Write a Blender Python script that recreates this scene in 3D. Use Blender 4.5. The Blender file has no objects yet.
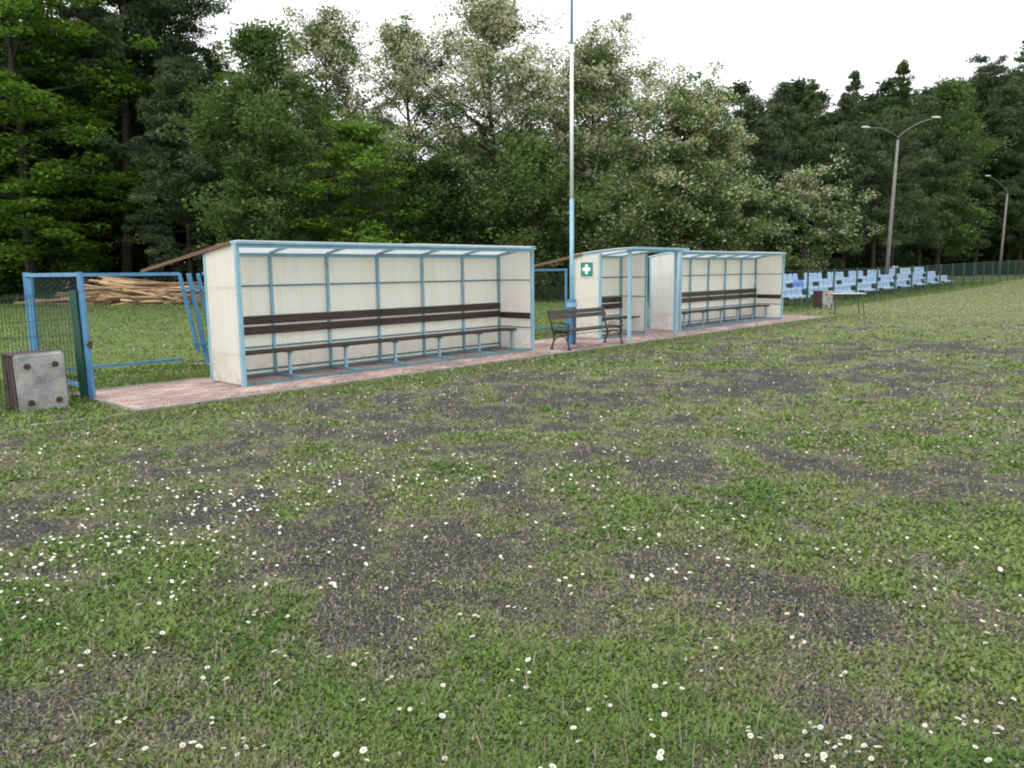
import bpy, bmesh, math, random
import numpy as np
from mathutils import Vector, Matrix

# ------------------------------------------------------------------ basics
SC = bpy.context.scene
COL = SC.collection
R = math.radians
H = 1.65                                   # eye height
F, PITCH, ROLL = 789.2, 0.14284, 0.010865
X0, Y0, A = -3.8398, 11.2427, 0.72639      # front left corner of the first shelter; bearing of the shelter row
SA, CA = math.sin(A), math.cos(A)
ROT = math.pi / 2 - A

def W(t, n, z=0.0):
    return Vector((X0 + SA * t - CA * n, Y0 + CA * t + SA * n, z))

def tn(x, y):
    dx, dy = x - X0, y - Y0
    return dx * SA + dy * CA, -dx * CA + dy * SA

def rise(x, y):                            # the ground climbs gently beyond the shelters
    t, n = tn(x, y)
    s = np.clip((t - 24) / 60.0, 0, 1)
    return 0.62 * s * s * (3 - 2 * s) * 0.9

def ray(u, v):
    cr, sr = math.cos(ROLL), math.sin(ROLL)
    du, dv = u - 512, v - 384
    x = du * cr - dv * sr
    y = du * sr + dv * cr
    c, s = math.cos(PITCH), math.sin(PITCH)
    d = (x / F, 1, -y / F)
    return Vector((d[0], d[1] * c + d[2] * s, -d[1] * s + d[2] * c))

def at(u, v, Y):
    d = ray(u, v)
    k = Y / d.y
    return Vector((d.x * k, Y, H + d.z * k))

def onground(u, v):
    d = ray(u, v)
    k = -H / d.z
    return d.x * k, d.y * k

# value noise in the ground plane
def vnoise(x, y, seed=0):
    xi, yi = np.floor(x).astype(np.int64), np.floor(y).astype(np.int64)
    fx, fy = x - xi, y - yi
    fx, fy = fx * fx * (3 - 2 * fx), fy * fy * (3 - 2 * fy)
    def h(a, b):
        n = (a * 374761393 + b * 668265263 + seed * 974711) & 0x7fffffff
        n = ((n ^ (n >> 13)) * 1274126177) & 0x7fffffff
        return ((n ^ (n >> 16)) & 0xffff) / 65535.0
    return (h(xi, yi) * (1 - fx) + h(xi + 1, yi) * fx) * (1 - fy) + (h(xi, yi + 1) * (1 - fx) + h(xi + 1, yi + 1) * fx) * fy

def fbm(x, y, seed=0, o=4):
    v, a, s = 0, 0.5, 0
    for i in range(o):
        v = v + a * vnoise(x * 2 ** i, y * 2 ** i, seed + i * 17)
        s += a
        a *= .5
    return v / s

def bump(x, y):
    t, n = tn(x, y)
    r = np.hypot(x, y)
    path = np.clip(np.maximum(np.maximum(-1.1 - n, n - 1.65), np.maximum(-2.2 - t, t - 21.6)) / .5, 0, 1)
    return (fbm(x * 2.2, y * 2.2, 5, 3) - .5) * .045 * path * np.clip((60 - r) / 30, 0, 1)

def gz(x, y):
    return rise(x, y) + bump(x, y)

# ------------------------------------------------------------------ materials
def mat(name):
    m = bpy.data.materials.new(name)
    m.use_nodes = True
    nt = m.node_tree
    return m, nt, nt.nodes, nt.links, nt.nodes['Principled BSDF']

def simple(name, c1, c2=None, scale=8, rough=.6, metal=0, bumps=0, detail=6, lo=.35, hi=.65, stretch=None, spec=.4):
    m, nt, N, L, P = mat(name)
    P.inputs['Roughness'].default_value = rough
    P.inputs['Metallic'].default_value = metal
    P.inputs['Specular IOR Level'].default_value = spec
    tc = N.new('ShaderNodeTexCoord')
    mp = N.new('ShaderNodeMapping')
    if stretch:
        mp.inputs['Scale'].default_value = stretch
    L.new(tc.outputs['Object'], mp.inputs[0])
    nz = N.new('ShaderNodeTexNoise')
    nz.inputs['Scale'].default_value = scale
    nz.inputs['Detail'].default_value = detail
    L.new(mp.outputs[0], nz.inputs['Vector'])
    cr = N.new('ShaderNodeValToRGB')
    cr.color_ramp.elements[0].position = lo
    cr.color_ramp.elements[1].position = hi
    cr.color_ramp.elements[0].color = (*c1, 1)
    cr.color_ramp.elements[1].color = (*(c2 or c1), 1)
    L.new(nz.outputs[0], cr.inputs[0])
    L.new(cr.outputs[0], P.inputs['Base Color'])
    if bumps:
        b = N.new('ShaderNodeBump')
        b.inputs['Strength'].default_value = bumps
        b.inputs['Distance'].default_value = .01
        L.new(nz.outputs[0], b.inputs['Height'])
        L.new(b.outputs[0], P.inputs['Normal'])
    return m

def painted(name, c1, c2, rust, amount=.62):
    """paint with faded blotches and rust where it has flaked"""
    m, nt, N, L, P = mat(name)
    P.inputs['Roughness'].default_value = .5
    tc = N.new('ShaderNodeTexCoord')
    n1 = N.new('ShaderNodeTexNoise'); n1.inputs['Scale'].default_value = 3.5; n1.inputs['Detail'].default_value = 5
    n2 = N.new('ShaderNodeTexNoise'); n2.inputs['Scale'].default_value = 11; n2.inputs['Detail'].default_value = 7
    L.new(tc.outputs['Object'], n1.inputs[0]); L.new(tc.outputs['Object'], n2.inputs[0])
    a = N.new('ShaderNodeValToRGB')
    a.color_ramp.elements[0].position, a.color_ramp.elements[1].position = .35, .65
    a.color_ramp.elements[0].color, a.color_ramp.elements[1].color = (*c1, 1), (*c2, 1)
    L.new(n1.outputs[0], a.inputs[0])
    b = N.new('ShaderNodeValToRGB')
    b.color_ramp.elements[0].position, b.color_ramp.elements[1].position = amount, amount + .05
    b.color_ramp.elements[0].color, b.color_ramp.elements[1].color = (0, 0, 0, 1), (1, 1, 1, 1)
    L.new(n2.outputs[0], b.inputs[0])
    mx = N.new('ShaderNodeMix'); mx.data_type = 'RGBA'
    L.new(b.outputs[0], mx.inputs[0]); L.new(a.outputs[0], mx.inputs[6]); mx.inputs[7].default_value = (*rust, 1)
    L.new(mx.outputs[2], P.inputs['Base Color'])
    return m

def sheet_mat(name, c1, c2, stain, trans):
    """weathered translucent plastic sheet"""
    m, nt, N, L, P = mat(name)
    P.inputs['Roughness'].default_value = .45
    tc = N.new('ShaderNodeTexCoord')
    n1 = N.new('ShaderNodeTexNoise'); n1.inputs['Scale'].default_value = 1.6; n1.inputs['Detail'].default_value = 5
    mp = N.new('ShaderNodeMapping'); mp.inputs['Scale'].default_value = (9, 9, .8)
    n2 = N.new('ShaderNodeTexNoise'); n2.inputs['Scale'].default_value = 1.3; n2.inputs['Detail'].default_value = 6
    L.new(tc.outputs['Object'], n1.inputs[0]); L.new(tc.outputs['Object'], mp.inputs[0]); L.new(mp.outputs[0], n2.inputs[0])
    a = N.new('ShaderNodeValToRGB')
    a.color_ramp.elements[0].position, a.color_ramp.elements[1].position = .35, .65
    a.color_ramp.elements[0].color, a.color_ramp.elements[1].color = (*c1, 1), (*c2, 1)
    L.new(n1.outputs[0], a.inputs[0])
    b = N.new('ShaderNodeValToRGB')
    b.color_ramp.elements[0].position, b.color_ramp.elements[1].position = .5, .85
    b.color_ramp.elements[0].color, b.color_ramp.elements[1].color = (0, 0, 0, 1), (.5, .5, .5, 1)
    L.new(n2.outputs[0], b.inputs[0])
    mx = N.new('ShaderNodeMix'); mx.data_type = 'RGBA'
    L.new(b.outputs[0], mx.inputs[0]); L.new(a.outputs[0], mx.inputs[6]); mx.inputs[7].default_value = (*stain, 1)
    # mud splashed up from the ground on the lowest part
    sx = N.new('ShaderNodeSeparateXYZ'); L.new(tc.outputs['Object'], sx.inputs[0])
    n3 = N.new('ShaderNodeTexNoise'); n3.inputs['Scale'].default_value = 9; n3.inputs['Detail'].default_value = 8
    L.new(tc.outputs['Object'], n3.inputs[0])
    sm = N.new('ShaderNodeMath'); sm.operation = 'MULTIPLY_ADD'; sm.inputs[1].default_value = -1.1
    L.new(sx.outputs['Z'], sm.inputs[0]); L.new(n3.outputs[0], sm.inputs[2])
    mr = N.new('ShaderNodeValToRGB')
    mr.color_ramp.elements[0].position, mr.color_ramp.elements[1].position = .26, .62
    mr.color_ramp.elements[0].color, mr.color_ramp.elements[1].color = (0, 0, 0, 1), (.4, .4, .4, 1)
    L.new(sm.outputs[0], mr.inputs[0])
    mud = N.new('ShaderNodeMix'); mud.data_type = 'RGBA'; mud.inputs[7].default_value = (.34, .31, .26, 1)
    L.new(mr.outputs[0], mud.inputs[0]); L.new(mx.outputs[2], mud.inputs[6])
    mx = mud
    L.new(mx.outputs[2], P.inputs['Base Color'])
    tr = N.new('ShaderNodeBsdfTranslucent')
    L.new(mx.outputs[2], tr.inputs[0])
    sh = N.new('ShaderNodeMixShader'); sh.inputs[0].default_value = trans
    out = N['Material Output']
    L.new(P.outputs[0], sh.inputs[1]); L.new(tr.outputs[0], sh.inputs[2]); L.new(sh.outputs[0], out.inputs[0])
    return m

def leaf_mat(name, ramp, trans=.35, rough=.6):
    """foliage: each leaf's own tint comes from the mesh attribute 'tint' (0..1)"""
    m, nt, N, L, P = mat(name)
    P.inputs['Roughness'].default_value = rough
    P.inputs['Specular IOR Level'].default_value = .25
    at_ = N.new('ShaderNodeAttribute'); at_.attribute_name = 'tint'
    a = N.new('ShaderNodeValToRGB')
    el = a.color_ramp.elements
    while len(el) < len(ramp):
        el.new(.5)
    for e, (p, c) in zip(el, ramp):
        e.position = p; e.color = (*c, 1)
    L.new(at_.outputs['Fac'], a.inputs[0])
    L.new(a.outputs[0], P.inputs['Base Color'])
    tr = N.new('ShaderNodeBsdfTranslucent'); L.new(a.outputs[0], tr.inputs[0])
    sh = N.new('ShaderNodeMixShader'); sh.inputs[0].default_value = trans
    L.new(P.outputs[0], sh.inputs[1]); L.new(tr.outputs[0], sh.inputs[2]); L.new(sh.outputs[0], N['Material Output'].inputs[0])
    return m

def color_attr_mat(name, attr, rough=.7, trans=.3):
    m, nt, N, L, P = mat(name)
    P.inputs['Roughness'].default_value = rough
    P.inputs['Specular IOR Level'].default_value = .2
    at_ = N.new('ShaderNodeAttribute'); at_.attribute_name = attr
    L.new(at_.outputs['Color'], P.inputs['Base Color'])
    tr = N.new('ShaderNodeBsdfTranslucent'); L.new(at_.outputs['Color'], tr.inputs[0])
    sh = N.new('ShaderNodeMixShader'); sh.inputs[0].default_value = trans
    L.new(P.outputs[0], sh.inputs[1]); L.new(tr.outputs[0], sh.inputs[2]); L.new(sh.outputs[0], N['Material Output'].inputs[0])
    return m

M = {}
M['blue'] = painted('pale_blue_paint', (.19, .36, .46), (.25, .43, .53), (.16, .11, .08), .66)
M['gate_blue'] = painted('gate_blue_paint', (.055, .18, .34), (.09, .25, .42), (.14, .09, .07), .63)
M['green'] = painted('dark_green_paint', (.011, .055, .040), (.016, .072, .050), (.10, .06, .04), .68)
M['white_paint'] = simple('white_pole_paint', (.66, .68, .70), (.78, .79, .80), 4, .5)
M['panel'] = sheet_mat('cream_plastic_sheet', (.83, .81, .735), (.80, .775, .69), (.66, .61, .49), .45)
M['rail'] = painted('dull_teal_rail', (.075, .17, .20), (.11, .22, .26), (.07, .06, .05), .62)  # rails get a darker, duller teal than the pale blue posts
M['arm_steel'] = simple('grey_arm_steel', (.12, .12, .115), (.17, .165, .155), 6, .6)
M['panel_white'] = sheet_mat('whitish_plastic_sheet', (.78, .77, .77), (.72, .71, .70), (.48, .45, .42), .34)
M['roof'] = sheet_mat('milky_roof_sheet', (.86, .89, .91), (.82, .85, .86), (.6, .6, .55), .6)
M['dark_wood'] = simple('dark_brown_plank', (.022, .015, .013), (.05, .036, .031), 3, .6, stretch=(.6, 8, 8), bumps=.3)
M['brown_wood'] = simple('rusty_brown_timber', (.10, .052, .028), (.17, .092, .048), 3, .7, stretch=(.6, 8, 8), bumps=.3)
M['iron'] = simple('black_cast_iron', (.018, .019, .022), (.035, .036, .04), 20, .45, metal=.3, bumps=.2)
M['bolt'] = simple('rusty_bolt', (.05, .035, .03), (.10, .06, .045), 25, .6, metal=.5)
M['bin_brown'] = simple('dark_brown_bin_boards', (.035, .020, .018), (.07, .04, .035), 5, .7, stretch=(6, 6, .8), bumps=.3)
M['wire_green'] = simple('green_coated_wire', (.008, .035, .026), (.012, .05, .034), 4, .5)
M['wire_grey'] = simple('galvanised_wire', (.09, .10, .10), (.13, .14, .14), 4, .6, metal=.2)
M['seat_blue'] = simple('faded_blue_seat_plastic', (.26, .40, .58), (.35, .49, .65), 2.5, .45)
M['seat_deep'] = simple('unfaded_blue_seat_plastic', (.05, .18, .50), (.07, .23, .56), 2.5, .4)
M['lamp_white'] = simple('lamp_housing_white', (.50, .51, .50), (.60, .60, .59), 6, .4)
M['dark_steel'] = simple('dark_table_steel', (.04, .04, .045), (.07, .065, .06), 9, .55, metal=.4)
M['table_white'] = simple('worn_white_table_board', (.55, .54, .50), (.68, .66, .62), 5, .5)
M['post_concrete'] = simple('grey_post_concrete', (.145, .14, .13), (.21, .20, .19), 5, .85, bumps=.2)
M['log'] = simple('peeled_pale_timber', (.34, .22, .12), (.55, .40, .25), 2.2, .8, stretch=(.5, 6, 6), bumps=.3)
M['sign_green'] = simple('sign_green', (.0, .20, .12), (.005, .23, .14), 4, .4)
M['sign_white'] = simple('sign_white', (.78, .80, .79), (.82, .83, .82), 4, .4)
def log_mat():
    m = simple('peeled_pale_timber', (.30, .185, .09), (.56, .39, .22), 2.2, .8, stretch=(.5, 6, 6), bumps=.3)
    nt = m.node_tree; P = nt.nodes['Principled BSDF']
    src = P.inputs['Base Color'].links[0].from_socket
    oi = nt.nodes.new('ShaderNodeObjectInfo'); hs_ = nt.nodes.new('ShaderNodeHueSaturation')
    mr = nt.nodes.new('ShaderNodeMapRange'); mr.inputs[3].default_value = .45; mr.inputs[4].default_value = 1.35
    nt.links.new(oi.outputs['Random'], mr.inputs[0]); nt.links.new(mr.outputs[0], hs_.inputs['Value'])
    nt.links.new(src, hs_.inputs['Color']); nt.links.new(hs_.outputs[0], P.inputs['Base Color'])
    return m
M['log'] = log_mat()
M['bark'] = simple('grey_brown_bark', (.016, .014, .012), (.042, .036, .030), 4, .9, stretch=(3, 3, .6), bumps=.5)
M['pine_bark'] = simple('pine_bark', (.016, .013, .011), (.044, .032, .025), 4, .9, stretch=(3, 3, .6), bumps=.5)
M['kerb'] = simple('kerb_concrete', (.20, .185, .17), (.31, .29, .27), 7, .9, bumps=.3)

def concrete_bin():
    m, nt, N, L, P = mat('exposed_aggregate_concrete')
    P.inputs['Roughness'].default_value = .9
    tc = N.new('ShaderNodeTexCoord')
    v = N.new('ShaderNodeTexVoronoi'); v.inputs['Scale'].default_value = 70
    n = N.new('ShaderNodeTexNoise'); n.inputs['Scale'].default_value = 4; n.inputs['Detail'].default_value = 8
    L.new(tc.outputs['Object'], v.inputs['Vector']); L.new(tc.outputs['Object'], n.inputs[0])
    a = N.new('ShaderNodeValToRGB')
    a.color_ramp.elements[0].position, a.color_ramp.elements[1].position = .32, .66
    a.color_ramp.elements[0].color, a.color_ramp.elements[1].color = (.17, .17, .165, 1), (.40, .395, .375, 1)
    L.new(n.outputs[0], a.inputs[0])
    mx = N.new('ShaderNodeMix'); mx.data_type = 'RGBA'; mx.blend_type = 'MULTIPLY'; mx.inputs[0].default_value = .35
    L.new(a.outputs[0], mx.inputs[6]); L.new(v.outputs['Color'], mx.inputs[7])
    hs = N.new('ShaderNodeHueSaturation'); hs.inputs['Saturation'].default_value = .2
    L.new(mx.outputs[2], hs.inputs['Color']); L.new(hs.outputs[0], P.inputs['Base Color'])
    b = N.new('ShaderNodeBump'); b.inputs['Strength'].default_value = .5; b.inputs['Distance'].default_value = .01
    L.new(v.outputs['Distance'], b.inputs['Height']); L.new(b.outputs[0], P.inputs['Normal'])
    return m
M['bin_concrete'] = concrete_bin()

def paver_mat():
    m, nt, N, L, P = mat('pink_concrete_pavers')
    P.inputs['Roughness'].default_value = .85
    tc = N.new('ShaderNodeTexCoord')
    br = N.new('ShaderNodeTexBrick')
    br.inputs['Scale'].default_value = 1
    br.inputs['Brick Width'].default_value = .2; br.inputs['Row Height'].default_value = .1
    br.inputs['Mortar Size'].default_value = .006
    br.inputs['Color1'].default_value = (.30, .19, .175, 1); br.inputs['Color2'].default_value = (.50, .37, .345, 1)
    br.inputs['Mortar'].default_value = (.12, .10, .08, 1)
    L.new(tc.outputs['Object'], br.inputs['Vector'])
    n = N.new('ShaderNodeTexNoise'); n.inputs['Scale'].default_value = 1.3; n.inputs['Detail'].default_value = 8
    L.new(tc.outputs['Object'], n.inputs[0])
    a = N.new('ShaderNodeValToRGB')
    a.color_ramp.elements[0].position, a.color_ramp.elements[1].position = .3, .7
    a.color_ramp.elements[0].color, a.color_ramp.elements[1].color = (.50, .49, .47, 1), (1.15, 1.13, 1.12, 1)
    L.new(n.outputs[0], a.inputs[0])
    mx = N.new('ShaderNodeMix'); mx.data_type = 'RGBA'; mx.blend_type = 'MULTIPLY'; mx.inputs[0].default_value = 1
    L.new(br.outputs['Color'], mx.inputs[6]); L.new(a.outputs[0], mx.inputs[7])
    L.new(mx.outputs[2], P.inputs['Base Color'])
    b = N.new('ShaderNodeBump'); b.inputs['Strength'].default_value = .4; b.inputs['Distance'].default_value = .01
    b.invert = True
    L.new(br.outputs['Fac'], b.inputs['Height']); L.new(b.outputs[0], P.inputs['Normal'])
    return m
M['paver'] = paver_mat()

def ground_mat():
    """cinder soil, thatch and turf, mixed by the mesh attributes 'turf' and 'dry'"""
    m, nt, N, L, P = mat('cinder_pitch_and_turf')
    P.inputs['Roughness'].default_value = .95
    P.inputs['Specular IOR Level'].default_value = .1
    tc = N.new('ShaderNodeTexCoord')
    def noise(s, d=6, r=.6):
        n = N.new('ShaderNodeTexNoise'); n.inputs['Scale'].default_value = s; n.inputs['Detail'].default_value = d
        n.inputs['Roughness'].default_value = r
        L.new(tc.outputs['Object'], n.inputs[0]); return n
    def ramp(src, p0, p1, c0, c1):
        a = N.new('ShaderNodeValToRGB')
        a.color_ramp.elements[0].position, a.color_ramp.elements[1].position = p0, p1
        a.color_ramp.elements[0].color, a.color_ramp.elements[1].color = (*c0, 1), (*c1, 1)
        L.new(src, a.inputs[0]); return a
    def mix(f, a, b):
        x = N.new('ShaderNodeMix'); x.data_type = 'RGBA'
        L.new(f, x.inputs[0]); L.new(a, x.inputs[6]); L.new(b, x.inputs[7]); return x
    soil = ramp(noise(28, 10, .85).outputs[0], .32, .70, (.022, .022, .022), (.100, .096, .094))
    thatch = ramp(noise(26, 8, .8).outputs[0], .3, .72, (.080, .080, .052), (.215, .205, .140))
    green = ramp(noise(14, 8, .8).outputs[0], .3, .72, (.065, .100, .024), (.18, .225, .075))
    straw = ramp(noise(1.7, 14, .9).outputs[0], .40, .60, (.085, .108, .042), (.225, .218, .115))
    tu = N.new('ShaderNodeAttribute'); tu.attribute_name = 'turf'
    dr = N.new('ShaderNodeAttribute'); dr.attribute_name = 'dry'
    # break the attribute up with noise
    def edge(attr, n, k):
        s = N.new('ShaderNodeMath'); s.operation = 'MULTIPLY_ADD'
        c = N.new('ShaderNodeMath'); c.operation = 'SUBTRACT'; c.inputs[1].default_value = .5
        L.new(n.outputs[0], c.inputs[0]); L.new(c.outputs[0], s.inputs[0]); s.inputs[1].default_value = k
        L.new(attr.outputs['Fac'], s.inputs[2]); return s
    e1 = ramp(edge(tu, noise(38, 8, .8), 2.4).outputs[0], .34, .52, (0, 0, 0), (1, 1, 1))
    e2 = ramp(edge(tu, noise(24, 8, .8), 2.2).outputs[0], .56, .74, (0, 0, 0), (1, 1, 1))
    e3 = ramp(edge(dr, noise(.6, 8, .7), .8).outputs[0], .3, .8, (0, 0, 0), (1, 1, 1))
    a = mix(e1.outputs[0], soil.outputs[0], thatch.outputs[0])
    b = mix(e2.outputs[0], a.outputs[2], green.outputs[0])
    c = mix(e3.outputs[0], b.outputs[2], straw.outputs[0])
    L.new(c.outputs[2], P.inputs['Base Color'])
    bp = N.new('ShaderNodeBump'); bp.inputs['Strength'].default_value = .8; bp.inputs['Distance'].default_value = .02
    L.new(noise(45, 8, .8).outputs[0], bp.inputs['Height']); L.new(bp.outputs[0], P.inputs['Normal'])
    return m
M['ground'] = ground_mat()

M['leaf_bright'] = leaf_mat('bright_broad_leaves', [(0, (.030, .080, .008)), (.55, (.080, .180, .018)), (1, (.165, .280, .040))], .42)
M['leaf_mid'] = leaf_mat('mid_green_leaves', [(0, (.026, .058, .013)), (.6, (.064, .118, .028)), (1, (.125, .185, .052))], .4)
M['leaf_dark'] = leaf_mat('dark_green_leaves', [(0, (.014, .030, .009)), (.6, (.032, .062, .016)), (1, (.066, .110, .027))], .32)
M['locust'] = leaf_mat('locust_leaves_and_blossom', [(0, (.048, .090, .020)), (.45, (.115, .180, .045)), (.66, (.190, .250, .085)), (.74, (.40, .40, .26)), (1, (.70, .67, .50))], .5)
M['needle'] = leaf_mat('pine_needles', [(0, (.020, .038, .017)), (.6, (.052, .080, .034)), (1, (.100, .132, .058))], .22)
M['larch'] = leaf_mat('larch_needles', [(0, (.030, .058, .022)), (.6, (.065, .105, .040)), (1, (.115, .160, .064))], .32)
M['grass'] = color_attr_mat('grass_blades', 'col')
M['crumb'] = color_attr_mat('cinder_crumbs', 'col', .9, 0)
M['petal'] = simple('daisy_petal', (.58, .57, .50), (.69, .68, .61), 10, .6)
M['daisy_eye'] = simple('daisy_eye', (.42, .33, .06), (.52, .42, .09), 10, .7)
M['stem'] = simple('daisy_stem', (.05, .10, .02), (.07, .13, .03), 10, .7)

# ------------------------------------------------------------------ mesh helpers
class MB:
    def __init__(s):
        s.v, s.f, s.m = [], [], []
    def add(s, vs, fs, mi=0):
        b = len(s.v)
        s.v += [tuple(v) for v in vs]
        for f in fs:
            s.f.append(tuple(b + i for i in f)); s.m.append(mi)
        return s
    def box(s, c, d, mx=None, mi=0, bev=0.0):
        hx, hy, hz = d[0] / 2, d[1] / 2, d[2] / 2
        c = Vector(c)
        if bev:
            bm = bmesh.new()
            bmesh.ops.create_cube(bm, size=1)
            for v in bm.verts: v.co = Vector((v.co.x * d[0], v.co.y * d[1], v.co.z * d[2]))
            bmesh.ops.bevel(bm, geom=bm.edges[:], offset=bev, segments=2, affect='EDGES')
            bm.verts.index_update()
            vs = [v.co.copy() for v in bm.verts]; fs = [[v.index for v in f.verts] for f in bm.faces]
            bm.free()
        else:
            vs = [Vector((x * hx, y * hy, z * hz)) for x in (-1, 1) for y in (-1, 1) for z in (-1, 1)]
            fs = [(0, 1, 3, 2), (4, 6, 7, 5), (0, 4, 5, 1), (2, 3, 7, 6), (0, 2, 6, 4), (1, 5, 7, 3)]
        vs = [c + (mx @ v if mx else v) for v in vs]
        return s.add(vs, fs, mi)
    def bar(s, p, q, w, h, mi=0, up=(0, 0, 1)):
        """rectangular bar from p to q, w across, h along 'up'"""
        p, q = Vector(p), Vector(q)
        d = (q - p).normalized(); up = Vector(up)
        if abs(d.dot(up)) > .95: up = Vector((0, 1, 0))
        x = d.cross(up).normalized(); u = x.cross(d).normalized()
        vs = []
        for e in (p, q):
            for a, b in ((-1, -1), (1, -1), (1, 1), (-1, 1)):
                vs.append(e + x * a * w / 2 + u * b * h / 2)
        return s.add(vs, [(3, 2, 1, 0), (4, 5, 6, 7), (0, 1, 5, 4), (1, 2, 6, 5), (2, 3, 7, 6), (3, 0, 4, 7)], mi)
    def tube(s, pts, rad, seg=8, mi=0, cap=True):
        pts = [Vector(p) for p in pts]
        if not isinstance(rad, (list, tuple)): rad = [rad] * len(pts)
        vs, fs = [], []
        for i, p in enumerate(pts):
            d = (pts[min(i + 1, len(pts) - 1)] - pts[max(i - 1, 0)]).normalized()
            ref = Vector((0, 0, 1)) if abs(d.z) < .9 else Vector((1, 0, 0))
            x = d.cross(ref).normalized(); y = x.cross(d)
            for k in range(seg):
                a = 2 * math.pi * k / seg
                vs.append(p + (x * math.cos(a) + y * math.sin(a)) * rad[i])
        for i in range(len(pts) - 1):
            for k in range(seg):
                k2 = (k + 1) % seg
                fs.append((i * seg + k, i * seg + k2, (i + 1) * seg + k2, (i + 1) * seg + k))
        if cap:
            fs.append(tuple(range(seg))[::-1]); fs.append(tuple((len(pts) - 1) * seg + k for k in range(seg)))
        return s.add(vs, fs, mi)
    def build(s, name, mats, parent=None, smooth=False, loc=None):
        me = bpy.data.meshes.new(name)
        me.from_pydata(s.v, [], s.f); me.update()
        bm = bmesh.new(); bm.from_mesh(me)
        bmesh.ops.recalc_face_normals(bm, faces=bm.faces[:])
        bm.to_mesh(me); bm.free()
        if not isinstance(mats, (list, tuple)): mats = [mats]
        for m in mats: me.materials.append(m)
        me.polygons.foreach_set('material_index', s.m)
        if smooth: me.polygons.foreach_set('use_smooth', [True] * len(me.polygons))
        o = bpy.data.objects.new(name, me); COL.objects.link(o)
        if parent: o.parent = parent
        if loc is not None: o.location = loc
        return o

def tag(o, label=None, cat=None, group=None, kind=None):
    if label: o['label'] = label
    if cat: o['category'] = cat
    if group: o['group'] = group
    if kind: o['kind'] = kind
    return o

def thing(name, label, cat, loc=(0, 0, 0), rz=0, group=None):
    o = bpy.data.objects.new(name, None); COL.objects.link(o)
    o.location = loc; o.rotation_euler = (0, 0, rz); o.empty_display_size = .2
    return tag(o, label, cat, group)

KIDS = {}
def dup(root, loc, rz=None, label=None):
    r = root.copy(); COL.objects.link(r); r.location = loc
    if rz is not None: r.rotation_euler = (0, 0, rz)
    if label: r['label'] = label
    for ch in list(root.children):
        c = ch.copy(); COL.objects.link(c); c.parent = r
        for g in list(ch.children):
            d = g.copy(); COL.objects.link(d); d.parent = c
    return r

def np_mesh(name, V, F4, mats, fattr=None, vcol=None, smooth=False, mi=None):
    """V (n,3); F4 (m,4) quads; fattr (name, per-vertex floats); vcol (name, per-vertex rgb)"""
    me = bpy.data.meshes.new(name)
    nv, nf = len(V), len(F4)
    k = F4.shape[1]
    me.vertices.add(nv); me.vertices.foreach_set('co', np.ascontiguousarray(V, dtype=np.float32).ravel())
    me.loops.add(nf * k); me.loops.foreach_set('vertex_index', np.ascontiguousarray(F4, dtype=np.int32).ravel())
    me.polygons.add(nf)
    me.polygons.foreach_set('loop_start', np.arange(nf, dtype=np.int32) * k)
    for m in (mats if isinstance(mats, (list, tuple)) else [mats]): me.materials.append(m)
    if mi is not None: me.polygons.foreach_set('material_index', mi.astype(np.int32))
    me.update(calc_edges=True)
    me.polygons.foreach_set('use_smooth', np.full(nf, smooth))
    for nm, vals in (fattr or {}).items():
        a = me.attributes.new(nm, 'FLOAT', 'POINT'); a.data.foreach_set('value', np.ascontiguousarray(vals, dtype=np.float32))
    if vcol:
        a = me.attributes.new(vcol[0], 'FLOAT_COLOR', 'POINT')
        c = np.ones((nv, 4), dtype=np.float32); c[:, :3] = vcol[1]
        a.data.foreach_set('color', c.ravel())
    return me

def link_mesh(name, me, parent=None, loc=None, rz=None):
    o = bpy.data.objects.new(name, me); COL.objects.link(o)
    if parent: o.parent = parent
    if loc is not None: o.location = loc
    if rz is not None: o.rotation_euler = (0, 0, rz)
    return o

# ------------------------------------------------------------------ camera, light, sky
cam_d = bpy.data.cameras.new('camera'); cam = bpy.data.objects.new('camera', cam_d); COL.objects.link(cam)
SC.camera = cam
cam_d.sensor_width = 36; cam_d.sensor_fit = 'HORIZONTAL'; cam_d.lens = F / 1024 * 36
cam_d.clip_start = .05; cam_d.clip_end = 5000
c_, s_ = math.cos(PITCH), math.sin(PITCH)
r0 = Vector((1, 0, 0)); u0 = Vector((0, s_, c_)); fwd = Vector((0, c_, -s_))
cr, sr = math.cos(ROLL), math.sin(ROLL)
right = r0 * cr - u0 * sr; up = r0 * sr + u0 * cr
mw = Matrix.Identity(4)
for i in range(3):
    mw[i][0], mw[i][1], mw[i][2] = right[i], up[i], -fwd[i]
mw.translation = (0, 0, H)
cam.matrix_world = mw

world = bpy.data.worlds.new('World'); SC.world = world; world.use_nodes = True
wn, wl = world.node_tree.nodes, world.node_tree.links
bg = wn['Background']
sky = wn.new('ShaderNodeTexSky'); sky.sky_type = 'NISHITA'; sky.sun_disc = False
SUN_EL, SUN_AZ = R(52), R(215)        # azimuth clockwise from +Y
sky.sun_elevation = SUN_EL; sky.sun_rotation = SUN_AZ
sky.air_density = 1.0; sky.dust_density = 6; sky.ozone_density = 1
hs = wn.new('ShaderNodeHueSaturation'); hs.inputs['Saturation'].default_value = .10
wl.new(sky.outputs[0], hs.inputs['Color'])
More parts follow.
